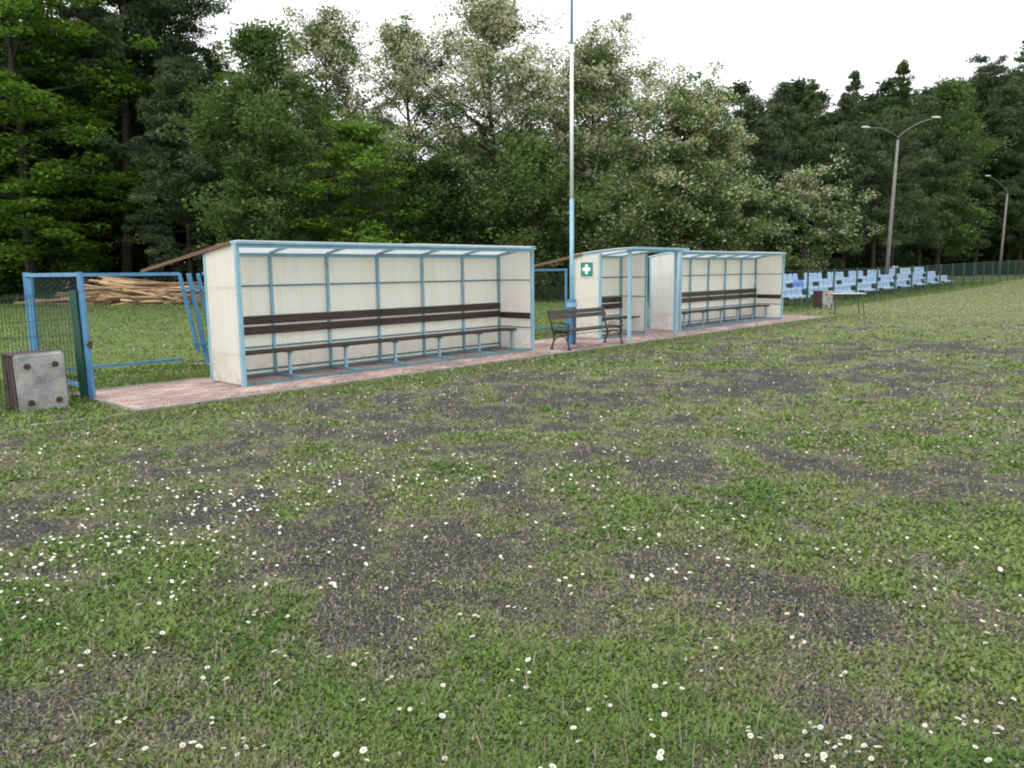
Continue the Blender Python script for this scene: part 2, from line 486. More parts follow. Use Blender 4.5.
# a closed layer of bright cloud with soft thick and thin places
wtc = wn.new('ShaderNodeTexCoord')
wmp = wn.new('ShaderNodeMapping'); wmp.inputs['Scale'].default_value = (1, 1, 2.2)
wnz = wn.new('ShaderNodeTexNoise'); wnz.inputs['Scale'].default_value = 2.2; wnz.inputs['Detail'].default_value = 5
wl.new(wtc.outputs['Generated'], wmp.inputs[0]); wl.new(wmp.outputs[0], wnz.inputs[0])
wr = wn.new('ShaderNodeValToRGB')
wr.color_ramp.elements[0].position, wr.color_ramp.elements[1].position = .3, .7
wr.color_ramp.elements[0].color, wr.color_ramp.elements[1].color = (.86, .88, .92, 1), (1, 1, 1, 1)
wl.new(wnz.outputs[0], wr.inputs[0])
wsc = wn.new('ShaderNodeVectorMath'); wsc.operation = 'SCALE'; wsc.inputs['Scale'].default_value = 15.0
wl.new(wr.outputs[0], wsc.inputs[0])
wmx = wn.new('ShaderNodeMix'); wmx.data_type = 'RGBA'; wmx.inputs[0].default_value = .85
wl.new(hs.outputs[0], wmx.inputs[6]); wl.new(wsc.outputs[0], wmx.inputs[7])
wl.new(wmx.outputs[2], bg.inputs[0])
bg.inputs[1].default_value = .10

sd = bpy.data.lights.new('sun', 'SUN'); sd.energy = 1.2; sd.angle = R(25); sd.color = (1, .97, .93)
so = bpy.data.objects.new('sun', sd); COL.objects.link(so)
sv = Vector((math.sin(SUN_AZ) * math.cos(SUN_EL), math.cos(SUN_AZ) * math.cos(SUN_EL), math.sin(SUN_EL)))
so.rotation_euler = (-sv).to_track_quat('-Z', 'Y').to_euler(); so.location = (0, 0, 30)

SC.view_settings.view_transform = 'Standard'; SC.view_settings.look = 'None'
SC.view_settings.exposure = 0.52; SC.view_settings.gamma = 1
SC.cycles.filter_width = 2.0; SC.cycles.max_bounces = 6; SC.cycles.diffuse_bounces = 4; SC.cycles.transmission_bounces = 4
SC.cycles.caustics_reflective = False; SC.cycles.caustics_refractive = False

# ------------------------------------------------------------------ ground
# patches of turf (+) and bare cinder (-) on the pitch: photo point, radii in metres along / across the view, weight
PATCH = [(60, 590, .9, .8, .6), (190, 560, .6, .4, .35), (235, 625, .3, .35, .35), (20, 640, .5, .3, .5), (60, 470, 1.6, .8, .35), (160, 500, 1, .5, .2),
         (420, 745, .8, .3, .6), (560, 715, .7, .45, .6), (650, 690, .5, .4, .4), (330, 750, .4, .2, .5), (520, 660, .4, .3, .3),
         (1000, 700, .45, .8, .8), (960, 590, .7, .6, .45), (1000, 540, .7, .5, .5), (880, 690, .4, .25, .3), (940, 750, .4, .3, .5), (760, 700, .4, .3, .4), (700, 740, .35, .2, .45),
         (250, 690, .5, .25, .25), (640, 545, .8, .4, .4), (720, 530, .9, .4, .35), (560, 520, .8, .4, .25), (840, 505, 1.0, .5, .4), (950, 455, 1.6, .8, .55), (990, 420, 1.5, .8, .35),
         (420, 470, 1.4, .6, .2), (560, 440, 1.4, .6, .25), (640, 405, 1.2, .5, .35), (240, 510, .8, .4, .25), (400, 505, .6, .4, .3), (830, 420, 1.6, .6, .3), (610, 585, .6, .35, .3),
         (150, 430, 1.8, .5, .25), (330, 390, 2.5, .5, .25), (560, 365, 3, .6, .25), (760, 335, 4, .8, .25), (300, 580, .3, .3, .3), (470, 600, .4, .3, .2), (120, 620, .5, .3, .4),
         (330, 430, 1.4, .4, -.35), (480, 415, 2, .6, -.3), (590, 470, .8, .4, -.35), (420, 560, .8, .5, -.5), (330, 640, .5, .4, -.5), (470, 640, .4, .3, -.25), (260, 590, .25, .2, -.4),
         (40, 735, .5, .2, -.6), (110, 655, .4, .2, -.45), (230, 715, .3, .15, -.3), (200, 660, .3, .15, -.25), (300, 510, .7, .4, -.45), (520, 500, .6, .35, -.25), (700, 385, 2, .35, -.5), (590, 400, 1.5, .4, -.3), (870, 345, 3, .5, -.5), (780, 360, 2, .4, -.3),
         (880, 432, .8, .35, -.5), (780, 580, .7, .3, -.4), (900, 620, .35, .35, -.7), (940, 560, .3, .25, -.3), (870, 660, .3, .2, -.5), (860, 735, .45, .25, -.7), (790, 745, .3, .15, -.5), (700, 650, .4, .2, -.2), (740, 620, .5, .2, -.25),
         (960, 490, .5, .25, -.35), (1010, 480, .5, .2, -.3), (130, 540, .6, .25, -.25), (30, 520, .9, .3, -.2), (640, 620, .4, .2, -.3), (720, 470, .8, .3, -.25), (830, 470, .6, .25, -.2), (390, 600, .3, .2, -.3)]
PW = []
for (u, v, ra, rb, w) in PATCH:
    px, py = onground(u, v)
    rr = math.hypot(px, py)
    PW.append((px, py, px / rr, py / rr, ra, rb * (1.3 if rr < 6 else 1.6), w))

def turf(x, y):
    """0 bare cinder .. 1 dense turf"""
    wx = x + (fbm(x * 1.1, y * 1.1, 31, 3) - .5) * 1.0
    wy = y + (fbm(x * 1.1, y * 1.1, 47, 3) - .5) * 1.0
    m = .40 + (fbm(x * .8, y * .8, 3, 5) - .5) * .5 + (fbm(x * 2.6, y * 2.6, 9, 4) - .5) * 1.5 + (fbm(x * 8, y * 8, 10, 2) - .5) * .5
    for (px, py, cx, cy, ra, rb, w) in PW:
        dx, dy = wx - px, wy - py
        al, ac = dx * cx + dy * cy, dx * cy - dy * cx
        m = m + w * .52 * np.exp(-((al / (rb * 1.4)) ** 2 + (ac / (ra * 1.15)) ** 2))
    t, n = tn(x, y)
    # bank between kerb and pitch and the meadow behind the fences are closed turf
    m = m + np.clip((n + 1.6) / 1.0, 0, 1) * .35 + np.clip((n - 1.2) / 1.5, 0, 1) * .6
    r = np.hypot(x, y)
    m = m + np.clip((r - 9) / 9, 0, 1) * .24 + np.clip((r - 24) / 12, 0, 1) * .15
    return np.clip(m, 0, 1.2)

def dryness(x, y):
    t, n = tn(x, y)
    d = np.clip((t - 13) / 20 + (fbm(x * .25, y * .5, 91, 3) - .5) * .7, 0, 1) * np.clip((2.5 - n) / 2, 0, 1) * .75
    d = d + .35 * np.clip((n - 3.5) / 2, 0, 1) * np.clip((t + 5) / 8, 0, 1)
    return d + .30 * np.clip((fbm(x * .5, y * .5, 77, 3) - .5) * 3, 0, 1) * np.clip((np.hypot(x, y) - 5) / 8, 0, 1)

nr, na = 250, 560
rad = np.concatenate([[0.02, .6, 1.2], np.geomspace(1.7, 60, nr), np.geomspace(66, 1800, 26)])
ang = np.concatenate([np.linspace(R(-44), R(44), na), np.linspace(R(46), R(314), 90)])
RR, AA = np.meshgrid(rad, ang, indexing='ij')
GX, GY = (RR * np.sin(AA)).ravel(), (RR * np.cos(AA)).ravel()
GV = np.stack([GX, GY, gz(GX, GY)], 1)
m_, k_ = len(rad), len(ang)
ii, jj = np.meshgrid(np.arange(m_ - 1), np.arange(k_), indexing='ij')
j2 = (jj + 1) % k_
GF = np.stack([ii * k_ + jj, ii * k_ + j2, (ii + 1) * k_ + j2, (ii + 1) * k_ + jj], -1).reshape(-1, 4)[:, ::-1]
g = link_mesh('ground', np_mesh('ground', GV, GF, M['ground'], {'turf': turf(GX, GY), 'dry': dryness(GX, GY)}, smooth=True))
tag(g, 'worn cinder pitch with patchy turf and the meadow behind it', None, None, 'structure')

# the paved strip under the shelters with its edging
PZ = .035
PT0, PT1, PN0, PN1 = -1.80, 20.6, -.74, 1.34
root = MB()
root.box(((PT0 + PT1) / 2, (PN0 + PN1) / 2, PZ / 2 - .06), (PT1 - PT0, PN1 - PN0, PZ + .12))
pth = root.build('path', M['paver'], loc=W(0, 0, 0)); pth.rotation_euler = (0, 0, ROT)
tag(pth, 'strip of pink concrete pavers under the shelters', None, None, 'structure')
kb = MB()
L_ = 1.0
random.seed(4)
k = PT0 - .06
while k < PT1 - .2:
    kb.box((k + L_ / 2, PN0 - .034, .0), (L_ - .008, .06, .09 + random.uniform(-.006, .006)), bev=.006); k += L_
k = PT0 - .06
while k < PT1 - .2:
    kb.box((k + L_ / 2, PN1 + .034, .0), (L_ - .008, .06, .09 + random.uniform(-.006, .006)), bev=.006); k += L_
for q in (PN0 + .5, PN0 + 1.5):
    kb.box((PT0 - .034, q, .0), (.06, .99, .09), bev=.006)
qx, qy = onground(-40, 434)
a0 = Vector((PT0 - .12, PN0 - .03, 0)); a1 = Vector((*tn(qx, qy), 0))
for i in range(4):
    p_, q_ = a0.lerp(a1, i / 4 + .004), a0.lerp(a1, (i + 1) / 4 - .004)
    kb.bar(p_ + Vector((0, 0, -.022)), q_ + Vector((0, 0, -.022)), .06, .07)
ke = kb.build('kerb', M['kerb'], loc=W(0, 0, 0)); ke.rotation_euler = (0, 0, ROT)
tag(ke, 'narrow concrete edging along the pavers', None, None, 'structure')

# ------------------------------------------------------------------ shelters
B, D, HF, HB = 1.075, .948, 2.07, 1.945

def corr(p0, p1, z0, z1, pitch=.076, amp=.0045, seg=5, nrm=(0, 1, 0), rows=1):
    """vertical sheet with fine corrugation between two floor points; z1 may be a function of 0..1"""
    p0, p1 = Vector(p0), Vector(p1)
    ln = (p1 - p0).length
    cnt = max(4, int(ln / pitch * seg))
    mb = MB(); vs = []; fs = []
    nv = Vector(nrm)
    for i in range(cnt + 1):
        s = i / cnt
        b = p0.lerp(p1, s) + nv * amp * math.sin(2 * math.pi * s * ln / pitch)
        top = z1(s) if callable(z1) else z1
        for q in (0, 1):
            vs.append((b.x, b.y, z0 if q == 0 else top))
    for i in range(cnt):
        fs.append((2 * i, 2 * i + 2, 2 * i + 3, 2 * i + 1))
    mb.add(vs, fs)
    return mb

def roof_z(n, n0=0.0, h0=HF, n1=D, h1=HB, sag=.02):
    s = (n - n0) / (n1 - n0)
    return h0 + (h1 - h0) * s + sag * 4 * s * (1 - s)

def roof_mb(t0, t1, n0, n1, zf, cnt=10, th=.006):
    mb = MB(); vs = []; fs = []
    for i in range(cnt + 1):
        n = n0 + (n1 - n0) * i / cnt
        for t in (t0, t1):
            vs.append((t, n, zf(n))); vs.append((t, n, zf(n) + th))
    for i in range(cnt):
        a = 4 * i; b = a + 4
        fs += [(a, a + 2, b + 2, b), (a + 1, b + 1, b + 3, a + 3), (a, b, b + 1, a + 1), (a + 2, a + 3, b + 3, b + 2)]
    fs += [(0, 1, 3, 2), (4 * cnt, 4 * cnt + 2, 4 * cnt + 3, 4 * cnt + 1)]
    return mb.add(vs, fs)

def plank(mb, p, q, w, h, mi=0):
    return mb.bar(p, q, w, h, mi)

def make_shelter(t0, label, end_mat, rafter_board):
    root = thing('team_shelter', label, 'shelter', W(t0, 0, PZ), ROT, 'open team shelters beside the pitch')
    L = 6 * B
    hf, hb = HF - PZ, HB - PZ
    zf = lambda n: roof_z(n, 0, hf, D, hb)
    # sheets
    corr((0.02, D + .014, 0), (L - .02, D + .014, 0), .03, hb - .03, amp=.0016).build('back_panel', M['panel'], root)
    for tt, mm in ((-.012, end_mat), (L + .012, M['panel'])):
        corr((tt, .035, 0), (tt, D, 0), .02, lambda s: zf(.035 + s * (D - .035)) - .012, amp=.0016, nrm=(1, 0, 0)).build('end_panel', mm, root)
    roof_mb(-.03, L * .52, -.06, D + .06, lambda n: zf(n) + .034).build('roof_sheet', M['roof'], root)
    roof_mb(L * .505, L + .03, -.06, D + .06, lambda n: zf(n) + .044).build('roof_sheet', M['roof'], root)
    # posts
    for k in range(7):
        MB().bar((k * B, D - .025, 0), (k * B, D - .025, hb - .02), .045, .045).build('post', M['blue'], root)
    for k in (0, 6):
        MB().bar((k * B, .02, 0), (k * B, .02, hf - .03), .055, .055).build('front_post', M['blue'], root)
    # rails along the back
    for z in (1.42, .94, .46, .10):
        MB().bar((.024, D - .018, z), (L - .024, D - .018, z), .026, .03).build('rail', M['rail'], root)
    MB().bar((-.02, D - .02, hb - .01), (L + .02, D - .02, hb - .01), .05, .055).build('back_beam', M['blue'], root)
    MB().bar((-.03, .015, hf - .02), (L + .03, .015, hf - .02), .055, .075).build('front_beam', M['blue'], root)
    MB().bar((-.03, -.045, hf + .012), (L + .03, -.045, hf + .012), .03, .034).build('front_trim', M['blue'], root)
    for k in range(7):
        mb = MB()
        ns = [.045, .25, .5, .75, D - .046]
        for i in range(4):
            mb.bar((k * B, ns[i], zf(ns[i]) + .008), (k * B, ns[i + 1], zf(ns[i + 1]) + .008), .04, .036)
        mb.build('rafter', M['blue'], root)
    # rails on the end walls
    for k in (0, 6):
        s = 1 if k == 0 else -1
        for z in (1.42, .46):
            MB().bar((k * B + s * .012, .05, z), (k * B + s * .012, D - .05, z), .02, .022).build('end_rail', M['rail'], root)
    # floor frame
    MB().bar((.03, .02, .02), (L - .03, .02, .02), .04, .04).build('floor_rail', M['rail'], root)
    MB().bar((.03, D - .05, .025), (L - .03, D - .05, .025), .04, .04).build('floor_rail', M['rail'], root)
    # backrest planks and bench
    for z in (.725, .885):
        mb = MB()
        for a, b in ((.03, 3 * B - .005), (3 * B + .005, 6 * B - .03)):
            mb.box(((a + b) / 2, D - .066, z), (b - a, .032, .128), bev=.005)
        mb.build('backrest_plank', M['dark_wood'], root)
    MB().box((L - .043, (D - .09) / 2 + .02, .70), (.03, D - .15, .125), bev=.005).build('end_plank', M['dark_wood'], root)
    for n in (.47, .605, .74):
        mb = MB()
        for a, b in ((.03, 2 * B + .03), (2 * B + .038, 4 * B + .03), (4 * B + .038, 6 * B - .03)):
            mb.box(((a + b) / 2, n, .415), (b - a, .12, .032), bev=.004)
        mb.build('seat_plank', M['dark_wood'], root)
    for k in range(1, 7):
        tt = k * B - (.10 if k == 6 else 0)
        mb = MB()
        mb.bar((tt, .50, .04), (tt, .50, .37), .04, .04)
        mb.bar((tt, .40, .384), (tt, D - .05, .384), .03, .028)
        mb.bar((tt, .03, .02), (tt, D - .07, .02), .036, .03)
        mb.build('leg', M['blue'], root)
    if rafter_board:
        MB().bar((-.045, .14, hf + .005), (-.045, 3.0, 1.70 - PZ), .03, .048).build('timber_brace', M['brown_wood'], root)
    return root

make_shelter(0, 'cream sheet shelter nearest the blue gate, with its full back wall and bench in view', M['panel'], True)
make_shelter(12.394, 'farther cream sheet shelter beyond the first aid shelter, next to the blue seats', M['panel_white'], False)

# first aid shelter between them
def first_aid():
    T0, T1, NF, NP, D = 9.22, 11.19, .30, -.42, 1.06
    root = thing('first_aid_shelter', 'narrow shelter with green first aid sign between the two long shelters', 'shelter', W(T0, 0, PZ), ROT)
    L = T1 - T0
    zf = lambda n: (2.09 - PZ) - .125 * max(0, (n - NP) / (D - NP)) ** 1.5
    hb = zf(D)
    corr((0.02, D + .014, 0), (L - .02, D + .014, 0), .03, hb - .03, amp=.0016).build('back_panel', M['panel'], root)
    for tt in (-.012, L + .012):
        corr((tt, NF + .03, 0), (tt, D, 0), .02, lambda s: zf(NF + .03 + s * (D - NF - .03)) - .012, amp=.004, nrm=(1, 0, 0)).build('end_panel', M['panel'], root)
    roof_mb(-.06, L + .52, NP - .16, D + .06, lambda n: zf(n) + .034, 16).build('roof_sheet', M['roof'], root)
    for t, tf in ((0, .13), (L, L + .20)):
        MB().bar((tf, NP, 0), (tf, NP, zf(NP) - .03), .07, .07).build('front_post', M['blue'], root)
        MB().bar((t, NF, 0), (t, NF, zf(NF) - .02), .05, .05).build('post', M['blue'], root)
        MB().bar((t, D - .025, 0), (t, D - .025, hb - .02), .05, .05).build('post', M['blue'], root)
        mb = MB(); ns = [NP - .14 + (D + .14 - NP) * i / 8 for i in range(9)]
        for i in range(8):
            mb.bar((t, ns[i], zf(ns[i]) + .006), (t, ns[i + 1], zf(ns[i + 1]) + .006), .04, .036)
        mb.build('rafter', M['blue'], root)
    mb = MB(); ns = [NP - .14 + (D + .14 - NP) * i / 8 for i in range(9)]
    for i in range(8):
        mb.bar((L / 2, ns[i], zf(ns[i]) + .006), (L / 2, ns[i + 1], zf(ns[i + 1]) + .006), .03, .03)
    mb.build('rafter', M['blue'], root)
    MB().bar((-.06, NP - .16, zf(NP) + .03), (L + .52, NP - .16, zf(NP) + .03), .03, .05).build('front_trim', M['blue'], root)
    MB().bar((.03, NP, zf(NP) - .01), (L + .5, NP, zf(NP) - .01), .05, .055).build('front_beam', M['blue'], root)
    MB().bar((-.02, D - .02, hb - .01), (L + .02, D - .02, hb - .01), .05, .055).build('back_beam', M['blue'], root)
    for z in (1.42, .94, .46, .08):
        MB().bar((.03, D - .018, z), (L - .03, D - .018, z), .026, .03).build('rail', M['rail'], root)
    for t, s in ((0, 1), (L, -1)):
        for z in (1.42, .94, .05):
            MB().bar((t + s * .014, NF + .03, z), (t + s * .014, D - .05, z), .022, .024).build('end_rail', M['rail'], root)
    MB().bar((.03, NF, .02), (L - .03, NF, .02), .04, .04).build('floor_rail', M['rail'], root)
    for z in (.70, .86):
        MB().box((L / 2, D - .066, z), (L - .06, .032, .128), bev=.005).build('backrest_plank', M['dark_wood'], root)
    for n in (.50, .64, .78):
        MB().box((L / 2, n, .43), (L - .08, .125, .032), bev=.004).build('seat_plank', M['dark_wood'], root)
    for t in (.35, L - .35):
        mb = MB(); mb.bar((t, .52, 0), (t, .52, .384), .04, .04); mb.bar((t, .42, .398), (t, D - .05, .398), .03, .028)
        mb.build('leg', M['blue'], root)
    MB().bar((-.045, D - .25, zf(D) + .035), (-.045, 2.62, 1.69 - PZ), .03, .06).build('timber_brace', M['brown_wood'], root)
    sg = MB().box((-.026, .67, 1.625), (.012, .33, .315)).build('first_aid_sign', M['sign_green'], root)
    sg['label'] = 'green square sign with a white cross'
    cr_ = MB()
    y, z, a, b = .67, 1.625, .112, .040
    pts = [(-b, -a), (b, -a), (b, -b), (a, -b), (a, b), (b, b), (b, a), (-b, a), (-b, b), (-a, b), (-a, -b), (-b, -b)]
    vs = [(-.0345, y + p, z + q) for p, q in pts] + [(-.0325, y + p, z + q) for p, q in pts]
    fs = [tuple(range(12)), tuple(range(23, 11, -1))] + [(i, (i + 1) % 12, 12 + (i + 1) % 12, 12 + i) for i in range(12)]
    cr_.add(vs, fs); cr_.build('cross', M['sign_white'], sg)
first_aid()

# ------------------------------------------------------------------ flagpole
def flagpole():
    root = thing('flagpole', 'tall flagpole banded blue and white, standing in the pavers beside the park bench', 'flagpole', W(7.90, .12, PZ), ROT)
    mb = MB()
    for s in (-1, 1):
        mb.bar((s * .074, 0, 0), (s * .074, 0, .98), .03, .12)
        mb.bar((s * .06, .052, 0), (s * .06, .052, .98), .03, .014)
        mb.bar((s * .06, -.052, 0), (s * .06, -.052, .98), .03, .014)
    mb.build('footing_channel', M['gate_blue'], root)
    MB().bar((-.105, 0, .86), (.105, 0, .86), .15, .09).build('clamp', M['blue'], root)
    def seg(z0, z1, r0, r1, mt):
        MB().tube([(0, 0, z0), (0, 0, z1)], [r0, r1], 16).build('mast', mt, root, True)
    seg(.05, 3.10, .047, .044, M['blue'])
    seg(3.10, 6.25, .039, .036, M['white_paint'])
    seg(6.25, 9.2, .033, .029, M['blue'])
    MB().tube([(0, 0, 9.2), (0, 0, 9.24), (0, 0, 9.28)], [.036, .042, .01], 12).build('cap', M['blue'], root, True)
flagpole()

# ------------------------------------------------------------------ park bench
def park_bench():
    Lb = 2.02
    root = thing('park_bench', 'cast iron park bench with dark wooden planks in front of the flagpole', 'bench', W(6.74, -.66, PZ), ROT)
    root.scale = (1, 1, .88)
    # local x along the bench, y = 0 front legs .. .46 rear legs
    def frame(x):
        mb = MB()
        T = lambda pts, r: mb.tube([(x, p, q) for p, q in pts], r, 8)
        T([(.0, 0), (.015, .06), (.05, .20), (.035, .33), (.02, .40)], [.024, .018, .016, .018, .022])         # front leg
        T([(.46, 0), (.445, .08), (.40, .22), (.40, .36), (.42, .42)], [.024, .018, .016, .018, .02])           # rear leg
        T([(.02, .40), (.12, .405), (.30, .395), (.42, .40)], .018)                                               # seat bearer
        T([(.05, .20), (.10, .29), (.21, .325), (.32, .29), (.40, .20)], .012)                                     # arch under the seat
        T([(.42, .40), (.45, .52), (.49, .68), (.54, .86), (.56, .90)], [.02, .018, .017, .016, .014])           # back support
        T([(.455, .60), (.38, .625), (.25, .61), (.12, .605), (.04, .60), (.0, .575), (.005, .545), (.035, .545), (.04, .57)], .014)   # arm rest and scroll
        T([(.04, .41), (.03, .47), (.045, .52), (.03, .57)], .013)
        T([(.36, .42), (.33, .50), (.25, .54), (.18, .50), (.20, .455), (.25, .46), (.26, .495)], .009)           # scroll
        for y in (0, .46):
            mb.box((x, y, .012), (.07, .07, .024))
        mb.build('cast_iron_frame', M['iron'], root, True)
    frame(.06); frame(Lb - .06)
    for y in (.045, .145, .245, .345):
        MB().box((Lb / 2, y, .437), (Lb, .085, .034), bev=.006).build('seat_plank', M['dark_wood'], root)
    for z, y in ((.735, .492), (.842, .521)):
        m = Matrix.Rotation(R(-15), 3, 'X')
        MB().box((Lb / 2, y, z), (Lb, .03, .098), mx=m, bev=.006).build('backrest_plank', M['dark_wood'], root)
    MB().bar((.06, .22, .335), (Lb - .06, .22, .335), .014, .014).build('stretcher', M['iron'], root)
park_bench()

# ------------------------------------------------------------------ concrete litter bins
def litter_bin():
    """local x along the concrete slab, -y its face"""
    root = thing('litter_bin', 'weathered concrete litter bin with four bolts, standing by the gate post', 'litter bin')
    bm = bmesh.new()
    w, h, th = .50, .665, .085
    bmesh.ops.create_cube(bm, size=1)
    for v in bm.verts: v.co = Vector((v.co.x * w, v.co.y * th, v.co.z * h + h / 2))
    bmesh.ops.bevel(bm, geom=bm.edges[:], offset=.022, segments=3, affect='EDGES')
    me = bpy.data.meshes.new('concrete_slab'); bm.to_mesh(me); bm.free()
    me.materials.append(M['bin_concrete'])
    o = link_mesh('concrete_slab', me, root); o.rotation_euler = (R(-2), 0, 0)
    body = MB()
    body.box((-.005, .27, .34), (.475, .42, .60), bev=.008)
    body.box((-.005, .27, .648), (.50, .45, .018), bev=.006)
    for x in (-.245, .235):
        for y in (.13, .27, .41):
            body.box((x, y, .335), (.012, .125, .58), bev=.003)
    b = body.build('bin_body', M['bin_brown'], root)
    for x in (-.14, .14):
        for z in (.12, .53):
            mb = MB()
            mb.tube([(x, -.045 - (z - .3) * 0.0, z), (x, -.058, z)], [.034, .034], 14)
            mb.tube([(x, -.056, z), (x, -.080, z)], [.020, .018], 6)
            mb.build('bolt', M['bolt'], root)
    return root
lb = litter_bin()
px, py = onground(41, 411)
lb.location = (px + .02, py + .06, gz(px, py) - .005)
lb.rotation_euler = (0, R(-1.2), R(47)); lb.scale = (1.10, 1.10, 1.09)
b2x, b2y = W(26.15, 1.2).xy
lb2 = dup(lb, (b2x, b2y, gz(b2x, b2y) - .01), R(25), 'concrete and brown litter bin in front of the green fence by the blue seats')

# ------------------------------------------------------------------ blue gate, fences
def chain_link(mb, p, q, z0, z1, s=.07, th=.0019):
    """diamond wire between floor points p and q"""
    p, q = Vector(p), Vector(q); ln = (q - p).length; d = (q - p) / ln; h = z1 - z0
    k = -h
    while k < ln:
        for sgn in (1, -1):
            a0, a1 = (k, z0), (k + h, z1)
            if sgn < 0: a0, a1 = (k, z1), (k + h, z0)
            lo, hi = max(0, -k / h), min(1, (ln - k) / h)
            if hi > lo:
                x0, y0 = a0[0] + lo * h, a0[1] + (a1[1] - a0[1]) * lo
                x1, y1 = a0[0] + hi * h, a0[1] + (a1[1] - a0[1]) * hi
                mb.bar(p + d * x0 + Vector((0, 0, y0)), p + d * x1 + Vector((0, 0, y1)), th, th)
        k += s
    return mb

GP = Vector((-5.56, 10.30, 0))
AEND = Vector((-7.42, 12.20, 0))
gl = thing('gate_leaf', 'blue metal gate leaf swung open behind the green mesh fence, hung on the gate post', 'gate', GP)
def L2(v): return Vector(v) - GP
a, b = Vector((-.05, .06, 0)), AEND - GP
for z, h in ((1.66, .05), (.17, .05)):
    MB().bar(a + Vector((0, 0, z)), b + Vector((0, 0, z)), .04, h).build('rail', M['gate_blue'], gl)
MB().bar(b + Vector((0, 0, .06)), b + Vector((0, 0, 1.70)), .07, .05).build('stile', M['gate_blue'], gl)
MB().bar(a + Vector((0, 0, .12)), a + Vector((0, 0, 1.64)), .045, .045).build('stile', M['gate_blue'], gl)
d_ = (a - b).normalized()
mb = MB()
for s in (.10, .20):
    mb.bar(b + d_ * s + Vector((0, 0, .08)), b + d_ * s + Vector((0, 0, 1.60)), .05, .05)
mb.bar(b + Vector((0, 0, 1.36)), b + d_ * .22 + Vector((0, 0, 1.36)), .03, .05)
mb.bar(b + d_ * .15 + Vector((0, 0, .30)), b + d_ * .15 + Vector((0, 0, 1.4)), .012, .09)
mb.build('bar', M['gate_blue'], gl)
chain_link(MB(), a, b, .19, 1.62, .08).build('wire_mesh', M['wire_green'], gl)

gp = thing('gate_post', 'leaning blue and green gate post at the end of the pavers, rusty at its hinge', 'post', GP)
lean = Vector((-.03, 0, 0))
MB().bar((.02, 0, -.02), Vector((.02, 0, 1.69)) + lean, .06, .06).build('blue_post', M['gate_blue'], gp)
MB().bar((-.062, -.03, -.02), Vector((-.062, -.03, 1.46)) + lean, .085, .07).build('green_post', M['green'], gp)
mb = MB(); mb.tube([(.075, -.035, .70), (.075, -.035, .80)], .022, 8); mb.box((.05, -.03, .75), (.05, .05, .03))
mb.build('hinge', M['bolt'], gp)

# green welded mesh fence running left from the gate post
mf = thing('mesh_fence', 'dark green wire mesh fence at the left behind the concrete bin', 'fence', GP)
dirl = Vector((-SA, -CA, 0)); st = Vector((-.1, -.02, 0))
mb = MB(); x = 0.0
LEN = 3.6
while x < LEN:
    p = st + dirl * x
    mb.bar(p + Vector((0, 0, .05)), p + Vector((0, 0, 1.43)), .0045, .0045); x += .042
for z in (.08, .28, .48, .68, .88, 1.08, 1.28, 1.40):
    mb.bar(st + Vector((0, .006, z)), st + dirl * LEN + Vector((0, .006, z)), .005, .005)
for z in (.30, .90, 1.38):
    mb.bar(st + Vector((0, -.008, z)), st + dirl * LEN + Vector((0, -.008, z)), .006, .006)
mb.build('wire_mesh', M['wire_green'], mf)
MB().bar(st + dirl * 2.5 + Vector((0, 0.04, -.02)), st + dirl * 2.5 + Vector((0, 0.04, 1.48)), .05, .05).build('post', M['green'], mf)

# blue framed fence behind the shelters
def BF(t): return W(t, 3.28 - .075 * (t + 1.65))
t_a, t_c = -1.62, .62
bf = thing('railed_fence', 'blue rail fence behind the shelters, its far end beside the flagpole', 'fence', W(0, 0, 0))
o_ = W(0, 0, 0)
def bl(t, z): 
    p = BF(t) - o_; p.z = z; return p
TE = 10.6
for z, h in ((1.655, .055), (.17, .045)):
    MB().bar(bl(t_a, z), bl(t_c + .02, z), .04, h).build('rail', M['gate_blue'], bf)
    MB().bar(bl(1.05, z), bl(TE, z), .04, h).build('rail', M['gate_blue'], bf)
for t in (3.5, 5.9, 8.3, TE):
    MB().bar(bl(t, -.02), bl(t, 1.69), .06, .06).build('post', M['gate_blue'], bf)
MB().bar(bl(t_a, -.02), bl(t_a, 1.69), .06, .06).build('post', M['gate_blue'], bf)
mb = chain_link(MB(), bl(t_a, 0), bl(t_c, 0), .2, 1.62, .09); chain_link(mb, bl(1.05, 0), bl(TE, 0), .2, 1.62, .11)
mb.build('wire_mesh', M['wire_grey'], bf)
# sagging bundle of gate stiles near the shelter corner
gs = thing('gate_stile', 'three sagging blue stiles tied together beside the near shelter', 'gate', BF(.80))
for k, (dx, zb) in enumerate(((-.16, .26), (-.01, .10), (.14, .18))):
    d = Vector((SA, CA, 0))
    MB().bar(d * (dx + .26) + Vector((0, 0, zb)), d * (dx + .02 * k) + Vector((0, 0, 1.66)), .07 if k == 1 else .055, .05).build('stile', M['gate_blue'], gs)
for z, o in ((1.40, .05), (.42, .20)):
    d = Vector((SA, CA, 0))
    MB().bar(d * (o - .22) + Vector((.02, -.02, z)), d * (o + .22) + Vector((.02, -.02, z)), .02, .05).build('tie_bar', M['gate_blue'], gs)
MB().box(Vector((.10, .10, .02)), (.5, .3, .1), bev=.02).build('footing', M['post_concrete'], gs)

